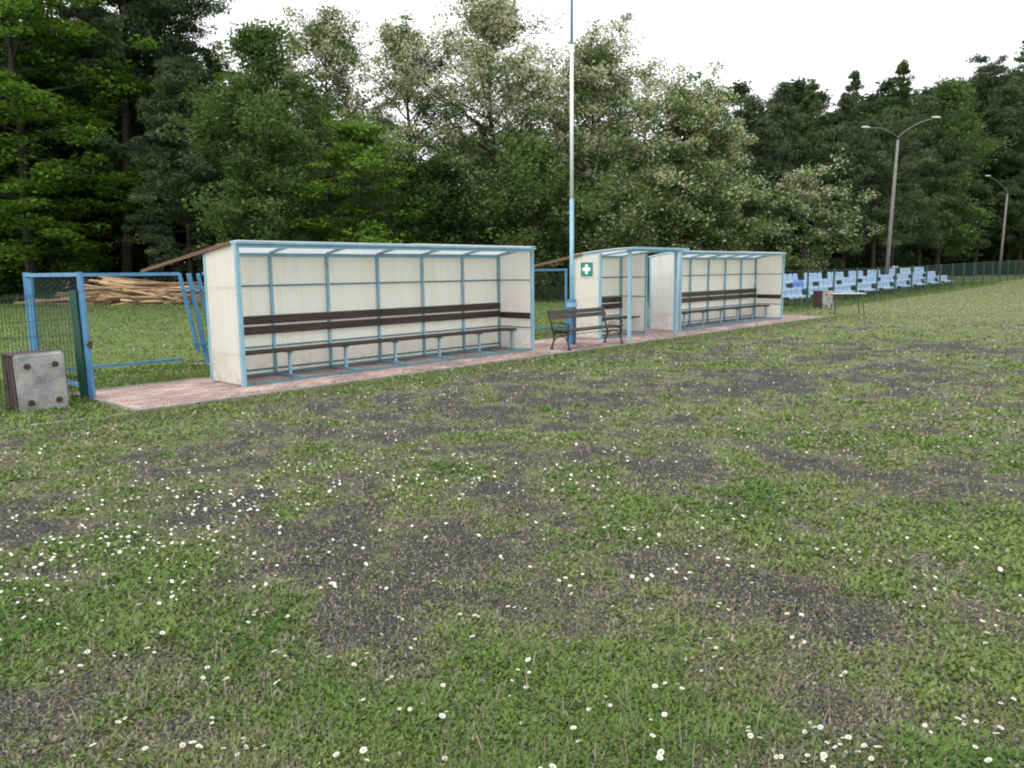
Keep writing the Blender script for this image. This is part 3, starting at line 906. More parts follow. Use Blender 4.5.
# long green fence in front of the blue seats
gf = thing('green_fence', 'long dark green mesh fence with many posts in front of the blue seats', 'fence', W(25.4, 1.75, 0), ROT)
def lz(t, n):
    p = W(t, n); return float(rise(p.x, p.y))
mb = MB()
for k in range(-2, 34):
    z0 = lz(25.4 + 2.85 * k, 1.75)
    MB().bar((2.85 * k, 0, z0 - .05), (2.85 * k, 0, z0 + 1.58), .065, .065).build('post', M['green'], gf)
    if k < 33:
        z1 = lz(25.4 + 2.85 * (k + 1), 1.75)
        for s in range(1, 29):
            x = 2.85 * (k + s / 29); z = z0 + (z1 - z0) * s / 29
            mb.bar((x, 0, z + .06), (x, 0, z + 1.53), .007, .007)
        for h in (.08, .30, .52, .74, .96, 1.18, 1.36, 1.53):
            mb.bar((2.85 * k, .006, z0 + h), (2.85 * (k + 1), .006, z1 + h), .007, .007 if h < 1.5 else .02)
mb.build('wire_mesh', M['wire_green'], gf)

# ------------------------------------------------------------------ blue seats
def seat_mesh(name, m):
    prof = [(-.215, -.06), (-.20, .02), (-.05, .015), (.10, .01), (.155, .035), (.185, .14), (.205, .29), (.21, .40)]   # y (back +), z
    mb = MB(); vs = []; fs = []
    xs = [-.24, -.21, -.11, 0, .11, .21, .24]
    for i, (y, z) in enumerate(prof):
        for x in xs:
            e = abs(x) / .24
            lip = .022 * e ** 4
            rx = x * (.86 if i == len(prof) - 1 else (.96 if i == len(prof) - 2 else 1))
            vs.append((rx, y - (lip if i > 4 else 0), z + (lip if i <= 4 else -.02 * e ** 4)))
    n = len(xs)
    for i in range(len(prof) - 1):
        for j in range(n - 1):
            fs.append((i * n + j, i * n + j + 1, (i + 1) * n + j + 1, (i + 1) * n + j))
    mb.add(vs, fs)
    o = mb.build(name, m, None, True)
    me = o.data
    bm = bmesh.new(); bm.from_mesh(me)
    bmesh.ops.solidify(bm, geom=bm.faces[:], thickness=.02)
    bm.to_mesh(me); bm.free()
    for p in me.polygons: p.use_smooth = True
    bpy.data.objects.remove(o)
    return me
SEAT, SEAT2 = seat_mesh('seat', M['seat_blue']), seat_mesh('seat', M['seat_deep'])
NTH = ['nearest block of blue seats, half hidden behind the far shelter', 'second block of blue seats from the far shelter, two of its seats a deeper blue',
       'third block of blue seats from the far shelter, behind the litter bin', 'fourth block of blue seats from the far shelter, behind the white table',
       'fifth block of blue seats, right of the white table', 'sixth block of blue seats, left of the concrete lamp post', 'seventh block of blue seats, in front of the concrete lamp post',
       'next to last block of blue seats along the green fence', 'last block of blue seats, farthest along the green fence']
def seat_block(k, label):
    t0 = 26.0 + 3.08 * k
    z0 = lz(t0 + 1, 3.5)
    root = thing('seat_block', label, 'seating', W(t0, 2.95, z0), ROT, 'blocks of blue spectator seats behind the fence')
    for r in range(3):
        n, z = .72 * r, .40 + .27 * r
        for c in range(4):
            o = link_mesh('seat', SEAT2 if (k == 1 and r == 1 and c < 2) else SEAT, root, (.27 + .585 * c, n, z)); o.scale = (1.14, 1, 1)
            if k == 1 and r == 1 and c < 2: o['label'] = 'deeper blue seat'
        mb = MB()
        mb.bar((0, n - .06, z - .03), (2.32, n - .06, z - .03), .05, .05)
        mb.bar((0, n + .08, z - .03), (2.32, n + .08, z - .03), .05, .05)
        for x in (.12, 1.16, 2.2):
            mb.bar((x, n, -.1), (x, n, z - .055), .05, .05)
        mb.build('frame', M['dark_steel'], root)
for k, l in enumerate(NTH): seat_block(k, l)

# ------------------------------------------------------------------ old table
def table():
    c = W(22.3, -.85)
    root = thing('table', 'old steel legged table with a thin white top, standing on the grass', 'table', (c.x, c.y, gz(c.x, c.y)), R(-6))
    root.scale = (.86, .9, 1)
    MB().box((0, 0, .745), (1.26, .58, .022), bev=.005).build('table_top', M['table_white'], root)
    for sx in (-1, 1):
        for sy in (-1, 1):
            MB().tube([(sx * .58, sy * .30, 0), (sx * .46, sy * .23, .73)], .016, 8).build('leg', M['dark_steel'], root, True)
        MB().tube([(sx * .47, -.24, .69), (sx * .47, .24, .69)], .012, 8).build('crossbar', M['dark_steel'], root, True)
    MB().tube([(-.5, 0.0, .60), (.5, 0.0, .60)], .011, 8).build('stretcher', M['dark_steel'], root, True)
    MB().bar((-.5, -.24, .715), (.5, -.24, .715), .02, .035).build('apron', M['dark_steel'], root)
    MB().bar((-.5, .24, .715), (.5, .24, .715), .02, .035).build('apron', M['dark_steel'], root)
table()

# ------------------------------------------------------------------ street lamps
def lamp(base, top, heads, label, box):
    root = thing('street_lamp', label, 'street lamp', base)
    t = top - base
    MB().tube([(0, 0, -.2), t * .5, t], [.135, .10, .07], 12).build('pole', M['post_concrete'], root, True)
    for hd in heads:
        e = hd - base
        MB().tube([t - Vector((0, 0, .5)), t + Vector((0, 0, .15)), t + (e - t) * .25 + Vector((0, 0, .30)), t + (e - t) * .6 + Vector((0, 0, .25)), e - (e - t) * .1 + Vector((0, 0, .05))], .026, 8).build('arm', M['arm_steel'], root, True)
        dr = (e - t); dr.z = 0; dr.normalize()
        sd_ = Vector((-dr.y, dr.x, 0))
        mb = MB(); vs = []; fs = []
        rings = [(-.28, .04, .04), (-.18, .08, .06), (.05, .11, .075), (.22, .10, .065), (.31, .04, .03)]
        for s, w, h in rings:
            for k in range(10):
                a = 2 * math.pi * k / 10
                vs.append(e + dr * s + sd_ * math.cos(a) * w + Vector((0, 0, math.sin(a) * h * (1 if math.sin(a) > 0 else .6))))
        for i in range(4):
            for k in range(10):
                fs.append((i * 10 + k, i * 10 + (k + 1) % 10, (i + 1) * 10 + (k + 1) % 10, (i + 1) * 10 + k))
        fs += [tuple(range(9, -1, -1)), tuple(range(40, 50))]
        mb.add(vs, fs); mb.build('lamp_head', M['lamp_white'], root, True)
    if box:
        mb = MB(); q = t * .16
        mb.bar(q, q + Vector((.35, -.1, .05)), .04, .04); mb.box(q + Vector((.42, -.1, .05)), (.3, .2, .14), bev=.02)
        mb.build('spotlight', M['lamp_white'], root, False)
YL = 47.0
b1 = at(886, 272, YL); b1.z = float(rise(b1.x, b1.y))
tp = at(898, 140, YL)
lamp(b1, tp, [at(866, 127.5, YL - .8), at(936, 117.5, YL + .6)], 'concrete street lamp with two arms standing among the blue seats', True)
YL = 76.0
b1 = at(999, 274, YL); b1.z = float(rise(b1.x, b1.y))
lamp(b1, at(1007.5, 194, YL), [at(988, 176, YL - .5)], 'single armed concrete street lamp behind the far end of the green fence', False)

# ------------------------------------------------------------------ heap of pale poles at the forest edge
random.seed(11)
POLE = []
for i in range(5):
    ln = 4.6 + i * .55
    mb = MB(); pts = []; rs = []
    r = .055 + .012 * (i % 3)
    for k in range(6):
        s = k / 5
        pts.append((ln * (s - .5), .05 * math.sin(s * 3 + i), .04 * math.sin(s * 2.3 + 2 * i))); rs.append(r * (1.15 - .4 * s))
    mb.tube(pts, rs, 7)
    o = mb.build('cut_pole', M['log'], None, True)
    POLE.append(o.data); bpy.data.objects.remove(o)
def pole(x, y, z, yaw, tilt, k):
    o = link_mesh('cut_pole', POLE[k], None, (x, y, z)); o.rotation_euler = (random.random() * 6, tilt, yaw)
    tag(o, 'peeled pale pole lying in the heap at the forest edge', 'cut pole', 'pale poles heaped in front of the forest')
cxp = at(150, 300, 44)
for i in range(95):
    layer = (i // 14)
    hgt = .06 + .17 * layer
    spread = 3.6 - .45 * layer
    x = cxp.x + random.uniform(-1, 1) * spread * .5 + .35 * (layer > 2)
    y = 44 + random.uniform(-1, 1) * (1.7 - .2 * layer)
    pole(x, y, hgt + random.uniform(-.02, .06), random.uniform(-.5, .5), random.uniform(-.13, .13) + (.07 if x > cxp.x else -.04), random.randrange(5))
for i in range(14):
    pole(cxp.x - 2.9 + random.uniform(-.9, 1.0), 43.6 + random.uniform(-.9, .9), .06 + random.random() * .35, random.uniform(-.25, .25), random.uniform(-.05, .05), random.randrange(3))
for i in range(8):
    pole(cxp.x + 2.8 + random.uniform(-.8, 1.4), 43.6 + random.uniform(-.7, .7), .06 + random.random() * .2, random.uniform(-.25, .25), random.uniform(-.04, .04), random.randrange(3))

# thin wire fence in front of the forest on the left
wf = thing('wire_fence', 'low wire fence on thin grey posts in front of the forest at the left', 'fence', (-40, 48, 0))
mb = MB()
for k in range(12):
    x = k * 3.6
    MB().bar((x, 0, -.1), (x + random.uniform(-.05, .05), 0, 1.45), .09, .09).build('post', M['post_concrete'], wf)
for z in (.3, .7, 1.05, 1.38):
    mb.bar((0, .01, z), (39.6, .01, z), .012, .012)
for k in range(130):
    mb.bar((k * .305, .015, .15), (k * .305, .015, 1.38), .008, .008)
mb.build('wire', M['wire_grey'], wf)

# ------------------------------------------------------------------ trees
def leaf_cloud(rng, C, Rd, per, size, asp=.55, up=.5, tint=None, blossom=0.0):
    """leaf-sized kites scattered around clump centres C (k,3) with radii Rd (k,3)"""
    k = len(C)
    idx = np.repeat(np.arange(k), per)
    N_ = len(idx)
    g_ = rng.normal(size=(N_, 3)); g_ /= np.maximum(np.linalg.norm(g_, axis=1, keepdims=True), 1e-6)
    rr = rng.random((N_, 1)) ** .45
    P = C[idx] + g_ * rr * Rd[idx]
    nrm = rng.normal(size=(N_, 3)); nrm[:, 2] = np.abs(nrm[:, 2]) + up
    nrm /= np.linalg.norm(nrm, axis=1, keepdims=True)
    t = rng.normal(size=(N_, 3)); t -= (t * nrm).sum(1, keepdims=True) * nrm
    t /= np.linalg.norm(t, axis=1, keepdims=True)
    b = np.cross(nrm, t)
    s = size * (.6 + .8 * rng.random((N_, 1)))
    V = np.stack([P - t * s * .5, P + b * s * asp * .5 + nrm * s * .06, P + t * s * .5, P - b * s * asp * .5 + nrm * s * .06], 1)
    ct = rng.random(k) if tint is None else tint
    tv = np.clip(ct[idx] * .55 + rng.random(N_) * .45, 0, .66 if blossom or tint is not None else 1)
    if blossom:
        zz = (P[:, 2] - P[:, 2].min()) / np.ptp(P[:, 2])
        bl_ = rng.random(N_) < blossom * (ct[idx] * 1.5 + .25) * np.clip(zz * 1.7, .35, 1.15)
        tv = np.where(bl_, .74 + .26 * rng.random(N_), tv * .98)
    return V, tv

def assemble(parts):
    V = np.concatenate([p[0] for p in parts]).reshape(-1, 3)
    tv = np.repeat(np.concatenate([p[1] for p in parts]), 4)
    return V, tv

def cloud_mesh(name, V, tv, m):
    return np_mesh(name, V, np.arange(len(V)).reshape(-1, 4), m, {'tint': tv})

def tube_np(mb, pts, r0, r1, seg=6):
    n = len(pts)
    mb.tube(pts, [r0 + (r1 - r0) * i / (n - 1) for i in range(n)], seg, cap=False)

def mesh_of(mb, name, m):
    o = mb.build(name, m, None, True); me = o.data; bpy.data.objects.remove(o); return me

def broadleaf(seed, Ht, Rc, base, m, nl=26, per=46, size=.2, layered=False, blossom=0, clump=.62, sparse=1.0, top=.5):
    """trunk and crown meshes of a broadleaved tree; base = height where the crown starts"""
    rng = np.random.default_rng(seed)
    tr = MB(); C = []
    n = 9; pts = []
    ox, oy = rng.normal(size=2) * .02
    for i in range(n):
        z = Ht * .93 * i / (n - 1)
        ox += rng.normal() * .014 * Ht * .5; oy += rng.normal() * .014 * Ht * .5
        pts.append(Vector((ox if i else 0, oy if i else 0, z - (.3 if i == 0 else 0))))
    rt = .016 * Ht
    tube_np(tr, pts, rt, .02, 8)
    def on(z):
        f_ = np.clip(z / (Ht * .93), 0, .999) * (n - 1); i = int(f_)
        return pts[i].lerp(pts[i + 1], f_ - i)
    for j in range(nl):
        s = (j + .5 + rng.normal() * .25) / nl
        s = min(max(s, 0), 1)
        z = base * .85 + (Ht * .9 - base * .85) * s
        prof = (math.sin(math.pi * (s * .78 + .16)) ** .8) * (1 if s < .7 else 1 - (s - .7) * top * 2)
        ln = Rc * prof * (.5 + .9 * rng.random()) * (1.28 if s > .78 else 1)
        az = j * 2.39996 + rng.normal() * .35
        el = (-.08 if layered else .15) + .75 * s ** 1.4 + (.25 if s > .78 else 0) + rng.normal() * .1
        p0 = on(z)
        d = Vector((math.cos(az) * math.cos(el), math.sin(az) * math.cos(el), math.sin(el)))
        p1 = p0 + d * ln * .5 + Vector((0, 0, .05 * ln)); p2 = p0 + d * ln + Vector((0, 0, (-.10 if layered else .08) * ln))
        r_ = max(.018, rt * .38 * (1 - s * .7))
        tube_np(tr, [p0, p1, p2], r_, .012, 5)
        nb = max(2, int(3 + ln * 1.1))
        for q in range(nb):
            f_ = .35 + .65 * (q + rng.random()) / nb
            b0 = p0.lerp(p1, f_ * 2) if f_ < .5 else p1.lerp(p2, f_ * 2 - 1)
            sd = Vector(rng.normal(size=3)); sd.z *= .4 if layered else .8
            b1 = b0 + sd.normalized() * (ln * .28 * (.5 + rng.random()))
            tube_np(tr, [b0, b1], .014, .006, 4)
            if rng.random() < sparse:
                C.append(b1)
            if rng.random() < .5 * sparse:
                C.append(b0)
    for q in range(int(5 * sparse)):
        C.append(pts[-1] + Vector(rng.normal(size=3)) * .3 - Vector((0, 0, .35)))
    C = np.array([tuple(c) for c in C])
    k = len(C)
    sc = clump * (.6 + .8 * rng.random((k, 1)))
    Rd = np.concatenate([sc * 1.25, sc * 1.25, sc * (.38 if layered else .8)], 1)
    # leaf tint random per clump, a little lighter towards the crown top
    tint = np.clip(.30 + .5 * (rng.random(k)) + .2 * (C[:, 2] / Ht - .5), 0, 1) if not blossom else rng.random(k)
    V, tv = leaf_cloud(rng, C, Rd, int(per * (1.3 if blossom else 1.1)), size, up=1.4 if layered else .5, tint=tint, blossom=blossom)
    if not blossom: tv = np.clip(tv * 1.5, 0, 1)
    V = V.reshape(-1, 3)
    return mesh_of(tr, 'trunk', M['bark']), cloud_mesh('crown', V, np.repeat(tv, 4), m)

def pine(seed, Ht, Rc, base, nw=15, per=60, m=None, dead=10, conic=False, droop=.0, lean=0.0, rt=None, pad=.6, size=.30):
    rng = np.random.default_rng(seed)
    tr = MB(); C = []
    n = 9; pts = []; ox = oy = 0
    for i in range(n):
        pts.append(Vector((ox + lean * i / (n - 1), oy, Ht * .98 * i / (n - 1) - (.3 if i == 0 else 0))))
        ox += rng.normal() * .05; oy += rng.normal() * .05
    rt = rt or .011 * Ht + .03
    tube_np(tr, pts, rt, .025, 8)
    def on(z):
        f_ = np.clip(z / (Ht * .98), 0, .999) * (n - 1); i = int(f_)
        return pts[i].lerp(pts[i + 1], f_ - i)
    for j in range(nw):
        s = (j + rng.random() * .6) / nw
        z = base + (Ht * .97 - base) * s
        for q in range(int(rng.integers(3, 6))):
            az = rng.random() * 6.283
            prof = (1 - s) ** .85 * 1.1 + .04 if conic else min(1, .55 + 1.2 * s) * (1 - max(0, s - .45) * 1.45) + .06
            ln = Rc * prof * (.6 + .55 * rng.random())
            el = (.10 - droop + .35 * s) if conic else (-.05 + .75 * s + rng.normal() * .15)
            d = Vector((math.cos(az) * math.cos(el), math.sin(az) * math.cos(el), math.sin(el)))
            p0 = on(z); p1 = p0 + d * ln * .55; p2 = p0 + d * ln + Vector((0, 0, (.08 - droop * .4) * ln))
            tube_np(tr, [p0, p1, p2], max(.015, rt * .28 * (1 - .6 * s)), .008, 4)
            nb = max(2, int(ln * (1.8 if conic else 1.7)))
            for w in range(nb):
                f_ = (.25 if conic else .4) + (.75 if conic else .6) * (w + rng.random()) / nb
                b0 = p0.lerp(p2, f_) + Vector(rng.normal(size=3)) * Vector((.22, .22, .10)).length * .55 * (ln / 2.5 + .3) * (.5 if conic else 1)
                C.append(b0)
    for j in range(dead):          # dead grey branches under the crown
        z = base * (.25 + .75 * rng.random()); az = rng.random() * 6.283
        p0 = on(z); ln = Rc * (.25 + .5 * rng.random())
        d = Vector((math.cos(az), math.sin(az), -.1 + .3 * rng.normal()))
        tube_np(tr, [p0, p0 + d * ln * .5 + Vector((0, 0, .06 * rng.normal() * ln)), p0 + d * ln + Vector((0, 0, -.22 * ln))], .014, .004, 4)
    C.append(pts[-1]); C.append(pts[-1] - Vector((0, 0, .3)))
    C = np.array([tuple(c) for c in C]); k = len(C)
    sc = pad * (.6 + .7 * rng.random((k, 1)))
    if conic: sc = sc * np.clip(1.15 - C[:, 2:3] / Ht * .80, .42, 1)
    Rd = np.concatenate([sc, sc, sc * (.75 if conic else .45)], 1)
    V, tv = leaf_cloud(rng, C, Rd, per, size, asp=.22, up=.1, tint=rng.random(k))
    return mesh_of(tr, 'trunk', M['pine_bark']), cloud_mesh('crown', V.reshape(-1, 3), np.repeat(np.clip(tv * 1.5, 0, 1), 4), m or M['needle'])

def plant_tree(name, cat, label, u, Y, meshes, rz=0, s=1.0, group=None):
    p = at(u, 268, Y)
    z = float(rise(p.x, p.y))
    root = thing(name, label, cat, (p.x, p.y, z), rz, group)
    root.scale = (s, s, s)
    tr, cr_ = meshes
    link_mesh('trunk', tr, root); link_mesh('crown', cr_, root)
    return root

def ht(v, Y, u=512):                       # real height of a top seen at row v at distance Y
    p = at(u, v, Y); return p.z - float(rise(p.x, p.y))

G = 'trees along the forest edge'
T = []
def tree(name, cat, label, u, vtop, Y, maker, rz=0.0):
    h = ht(vtop, Y, u) * (1.0 if name in ('pine_tree', 'larch_tree') else 1.05)
    plant_tree(name, cat, label, u, Y, maker(h), rz, 1.0, G)

# left group
tree('maple_tree', 'tree', 'bright green broadleaf tree with tiered boughs filling the left edge of the photo', 30, -95, 46,
     lambda h: broadleaf(1, h, 7.0, 3.2, M['leaf_bright'], 52, 84, .27, layered=True, clump=.85))
tree('maple_tree', 'tree', 'low green broadleaf tree with drooping tiers at the far left edge', -62, 60, 48,
     lambda h: broadleaf(2, h, 6.4, 1.0, M['leaf_mid'], 34, 60, .22, layered=True, clump=.7))
tree('pine_tree', 'tree', 'tall leaning pine with bare dark trunk, its crown reaching past the top of the photo', 124, -70, 50,
     lambda h: pine(3, h, 6.2, h * .60, 15, 90, dead=10, lean=1.7, rt=.36, pad=.75, size=.36))
tree('pine_tree', 'tree', 'thinner pine trunk just right of the tall leaning pine', 150, -30, 52,
     lambda h: pine(4, h, 4.8, h * .62, 13, 80, dead=10, lean=.9, rt=.26, pad=.7, size=.36))
tree('pine_tree', 'tree', 'dark shaggy pine with grey dead boughs, left of the near shelter roof', 192, 60, 46,
     lambda h: pine(5, h, 3.7, 2.0, 22, 74, dead=26, m=M['needle']))
tree('pine_tree', 'tree', 'dark pine crowded behind the tall leaning pine', 88, 20, 54,
     lambda h: pine(6, h, 3.4, 3.0, 18, 70, dead=12))
tree('broadleaf_tree', 'tree', 'dense mid green tree with a pointed top above the left end of the near shelter', 274, 30, 40,
     lambda h: broadleaf(7, h, 3.5, 1.4, M['leaf_mid'], 50, 76, .20, clump=.58, top=.9))
tree('locust_tree', 'tree', 'tall airy pale flowering tree right of the pointed green tree', 338, 24, 47,
     lambda h: broadleaf(8, h, 4.3, 4.2, M['locust'], 44, 96, .165, blossom=.36, clump=.62))
tree('broadleaf_tree', 'tree', 'young fresh green tree in front of flowering trees over the near shelter roof', 362, 120, 40,
     lambda h: broadleaf(9, h, 3.6, 1.0, M['leaf_bright'], 30, 52, .20, layered=True, clump=.6))
tree('locust_tree', 'tree', 'thin flowering tree with sky showing through its middle', 416, 34, 46,
     lambda h: broadleaf(10, h, 4.0, 4.0, M['locust'], 40, 84, .165, blossom=.36, clump=.58, sparse=.9))
tree('broadleaf_tree', 'tree', 'dark green bushy tree low behind the right half of the near shelter', 432, 172, 42,
     lambda h: broadleaf(11, h, 2.9, .6, M['leaf_dark'], 26, 60, .2, clump=.62))
tree('locust_tree', 'tree', 'tallest cream flowering tree, left of the flagpole', 494, 10, 45,
     lambda h: broadleaf(12, h, 5.0, 3.0, M['locust'], 56, 99, .165, blossom=.5, clump=.64))
tree('locust_tree', 'tree', 'flowering tree directly behind the flagpole', 584, 48, 46,
     lambda h: broadleaf(13, h, 4.3, 2.2, M['locust'], 50, 99, .165, blossom=.36, clump=.62))
tree('broadleaf_tree', 'tree', 'low green tree just left of the flagpole above the near shelter roof', 532, 150, 41,
     lambda h: broadleaf(14, h, 3.2, .8, M['leaf_mid'], 30, 54, .2, clump=.6))
tree('pine_tree', 'tree', 'dark pine top showing right of the flagpole', 610, 84, 54,
     lambda h: pine(15, h, 2.8, h * .55, 11, 64))
tree('sparse_tree', 'tree', 'thin half bare tree alone against the sky right of the flagpole', 640, 62, 52,
     lambda h: broadleaf(16, h, 1.7, h * .55, M['locust'], 22, 16, .15, blossom=.12, clump=.36, sparse=.75, top=.3))
tree('locust_tree', 'tree', 'broad round cream flowering tree above the first aid shelter', 694, 106, 40,
     lambda h: broadleaf(17, h, 3.5, 1.0, M['locust'], 60, 114, .165, blossom=.32, clump=.56, top=.35))
tree('locust_tree', 'tree', 'low flowering tree beside the broad round one, over the first aid shelter roof', 634, 176, 42,
     lambda h: broadleaf(18, h, 3.0, .8, M['locust'], 32, 50, .18, blossom=.24, clump=.58))
# right group
tree('pine_tree', 'tree', 'dark pine immediately right of the round flowering tree', 748, 98, 52, lambda h: pine(19, h, 2.9, 2.5, 18, 66))
tree('pine_tree', 'tree', 'dark pine with a knobbly top, second to the right of the round flowering tree', 776, 84, 56, lambda h: pine(20, h, 2.6, 3.5, 18, 66))
tree('larch_tree', 'tree', 'pointed larch, leftmost of the three spiky tops above the blue seats', 807, 76, 58, lambda h: pine(21, h, 3.6, 3.0, 30, 54, m=M['larch'], conic=True, droop=.12, pad=.6))
tree('larch_tree', 'tree', 'pointed larch, middle of the three spiky tops above the blue seats', 843, 68, 60, lambda h: pine(22, h, 4.0, 3.0, 30, 56, m=M['larch'], conic=True, droop=.1, pad=.62))
tree('larch_tree', 'tree', 'tall pointed larch rising behind the double armed street lamp', 890, 58, 62, lambda h: pine(23, h, 4.0, 3.5, 30, 56, m=M['larch'], conic=True, droop=.12, pad=.6))
tree('pine_tree', 'tree', 'pine with round dark crown behind the double armed street lamp', 872, 122, 56, lambda h: pine(24, h, 3.2, 3.6, 15, 70, dead=18))
tree('locust_tree', 'tree', 'small flowering tree low above the end of the far shelter', 800, 180, 47, lambda h: broadleaf(25, h, 2.9, 1.2, M['locust'], 22, 40, .18, blossom=.32, clump=.5, sparse=.8))
tree('broadleaf_tree', 'tree', 'light green leafy tree between the two street lamps', 934, 84, 66, lambda h: broadleaf(26, h, 3.6, 3.0, M['leaf_mid'], 40, 56, .24, clump=.7))
tree('pine_tree', 'tree', 'broad dark pine left of the single armed street lamp', 974, 62, 86, lambda h: pine(27, h, 6.0, 3.5, 22, 96, pad=.8, size=.36))
tree('larch_tree', 'tree', 'tall pointed conifer at the right edge of the photo', 1018, 14, 90, lambda h: pine(28, h, 6.5, 5.0, 30, 84, m=M['larch'], conic=True, droop=.1, pad=.8, size=.36))
tree('broadleaf_tree', 'tree', 'fresh green broadleaf tree around the single armed lamp head', 1006, 148, 92, lambda h: broadleaf(29, h, 4.6, 3.0, M['leaf_bright'], 34, 50, .28, layered=True, clump=.9))
tree('pine_tree', 'tree', 'dark pine just beyond the right edge, its boughs reaching into the photo', 1052, 24, 90, lambda h: pine(30, h, 6.0, 3.5, 22, 96, pad=.8, size=.36))
tree('pine_tree', 'tree', 'slim dark pine between the spiky larch tops and the lamp', 918, 96, 64, lambda h: pine(31, h, 3.0, 3.0, 17, 70, pad=.7))
tree('pine_tree', 'tree', 'dark pine filling the gap under the leftmost larch', 826, 128, 55, lambda h: pine(32, h, 2.8, 2.0, 18, 66, dead=16))

# the woods behind the edge read as one dark mass: trunks, crowns and undergrowth in one object
def forest():
    rng = np.random.default_rng(99)
    protoV, protoT = [], []
    def grab(pair):
        tr, cr_ = pair
        a = np.zeros(len(cr_.vertices) * 3, dtype=np.float32); cr_.vertices.foreach_get('co', a)
        tt = np.zeros(len(cr_.vertices), dtype=np.float32); cr_.attributes['tint'].data.foreach_get('value', tt)
        b = np.zeros(len(tr.vertices) * 3, dtype=np.float32); tr.vertices.foreach_get('co', b)
        return a.reshape(-1, 3), tt, b.reshape(-1, 3), [tuple(p.vertices) for p in tr.polygons]
    protos = [grab(pine(201, 14, 3.2, 2.6, 13, 46, pad=.85, size=.42, dead=6)), grab(broadleaf(202, 13, 3.6, 1.2, M['leaf_dark'], 24, 40, .34, clump=.8)),
              grab(pine(203, 15, 3.0, 4.0, 12, 46, pad=.85, size=.42, dead=10)), grab(broadleaf(204, 12, 3.8, .8, M['leaf_dark'], 24, 40, .34, clump=.85, layered=True))]
    Vc, Tc, Vt, Ft, Mi = [], [], [], [], []
    base = 0
    edge = [(-42, 46), (-22, 51), (-6, 52), (6, 52), (16, 54), (26, 64), (38, 79), (52, 90), (70, 103), (100, 122), (150, 150)]
    def edge_at(s):
        f_ = s * (len(edge) - 1); i = min(int(f_), len(edge) - 2); q = f_ - i
        return edge[i][0] + (edge[i + 1][0] - edge[i][0]) * q, edge[i][1] + (edge[i + 1][1] - edge[i][1]) * q
    pos = []
    for rank in range(6):
        cnt = 48
        for j in range(cnt):
            x, y = edge_at((j + rng.random()) / cnt)
            k = 1 + (1.0 + 5.0 * rank + rng.random() * 3) / math.hypot(x, y)
            pos.append((x * k, y * k))
    V_all, T_all, M_all = [], [], []
    trV, trF = [], []
    nvt = 0
    for (x, y) in pos:
        p = protos[rng.integers(0, 4)]
        u = 512 + F * x / y
        # skyline of the mass as the photo shows it, kept below the edge trees' tops
        tv = np.interp(u, [-100, 60, 220, 300, 380, 420, 480, 560, 600, 660, 720, 800, 900, 960, 1020, 1150], [10, 10, 85, 90, 140, 172, 130, 172, 140, 165, 122, 124, 120, 106, 84, 68])
        d = math.hypot(x, y)
        h = (268 - tv + rng.normal() * 10) / F * y + 1.4
        s = max(.35, h / 14.0)
        a = rng.random() * 6.283; ca, sa = math.cos(a), math.sin(a)
        Rm = np.array([[ca, -sa, 0], [sa, ca, 0], [0, 0, 1]]) * s
        sx = np.array([max(s, .8) / s, max(s, .8) / s, 1])
        V_all.append((p[0] * sx) @ Rm.T + np.array([x, y, rise(x, y)])); T_all.append(p[1] * (.55 + .45 * rng.random()))
        trV.append((p[2] * sx) @ Rm.T + np.array([x, y, rise(x, y)]))
        trF += [tuple(i + nvt for i in f) for f in p[3] if len(f) == 4]
        nvt += len(p[2])
    # undergrowth
    C = []
    for rank in range(3):
        for j in range(420):
            x, y = edge_at(rng.random())
            k = 1 + (-1.2 + 5 * rank + rng.random() * 4) / math.hypot(x, y)
            hgt = rng.random() ** 1.6 * (1.3 + .9 * rank)
            C.append((x * k, y * k, .25 + hgt + float(rise(x * k, y * k))))
    for rank, (dd, hh) in enumerate(((13, 4.5), (20, 6.5), (28, 8.5))):
        for j in range(340):
            x, y = edge_at(rng.random())
            k = 1 + (dd + rng.random() * 5) / math.hypot(x, y)
            C.append((x * k, y * k, .2 + rng.random() * hh + float(rise(x * k, y * k))))
    C = np.array(C)
    sc = .55 + .6 * rng.random((len(C), 1))
    sc[1260:] *= 1.9
    uv, ut = leaf_cloud(rng, C, np.concatenate([sc * 1.5, sc * 1.5, sc * .7], 1), 70, .30, up=.6, tint=rng.random(len(C)) * .7)
    V_all.append(uv.reshape(-1, 3)); T_all.append(np.repeat(ut, 4) * .9)
    Vc = np.concatenate(V_all); Tc = np.concatenate(T_all)
    nc = len(Vc)
    Fc = np.arange(nc).reshape(-1, 4)
    Ft = np.array(trF, dtype=np.int64) + nc
    V = np.concatenate([Vc] + trV); T_ = np.concatenate([Tc, np.zeros(len(V) - nc)])
    mi = np.concatenate([np.zeros(len(Fc)), np.ones(len(Ft))])
    me = np_mesh('forest', V, np.concatenate([Fc, Ft]), [M['leaf_dark'], M['bark']], {'tint': T_}, mi=mi)
    tag(link_mesh('forest', me), 'dark mixed woods behind the trees of the forest edge', 'forest', None, 'stuff')
forest()

# ------------------------------------------------------------------ grass, weeds and daisies
rng = np.random.default_rng(5)
PAL_ = np.array([(.090, .170, .030), (.120, .200, .038), (.160, .218, .052), (.150, .176, .070), (.180, .180, .098), (.235, .212, .140), (.300, .272, .195), (.125, .118, .092)])

PAL = PAL_ * .94 + PAL_.mean(1, keepdims=True) * .13

def on_path(x, y, mg=.03):
    t, n = tn(x, y)
    return (t > PT0 - mg - .06) & (t < PT1 + mg) & (n > PN0 - mg - .06) & (n < PN1 + mg + .06)

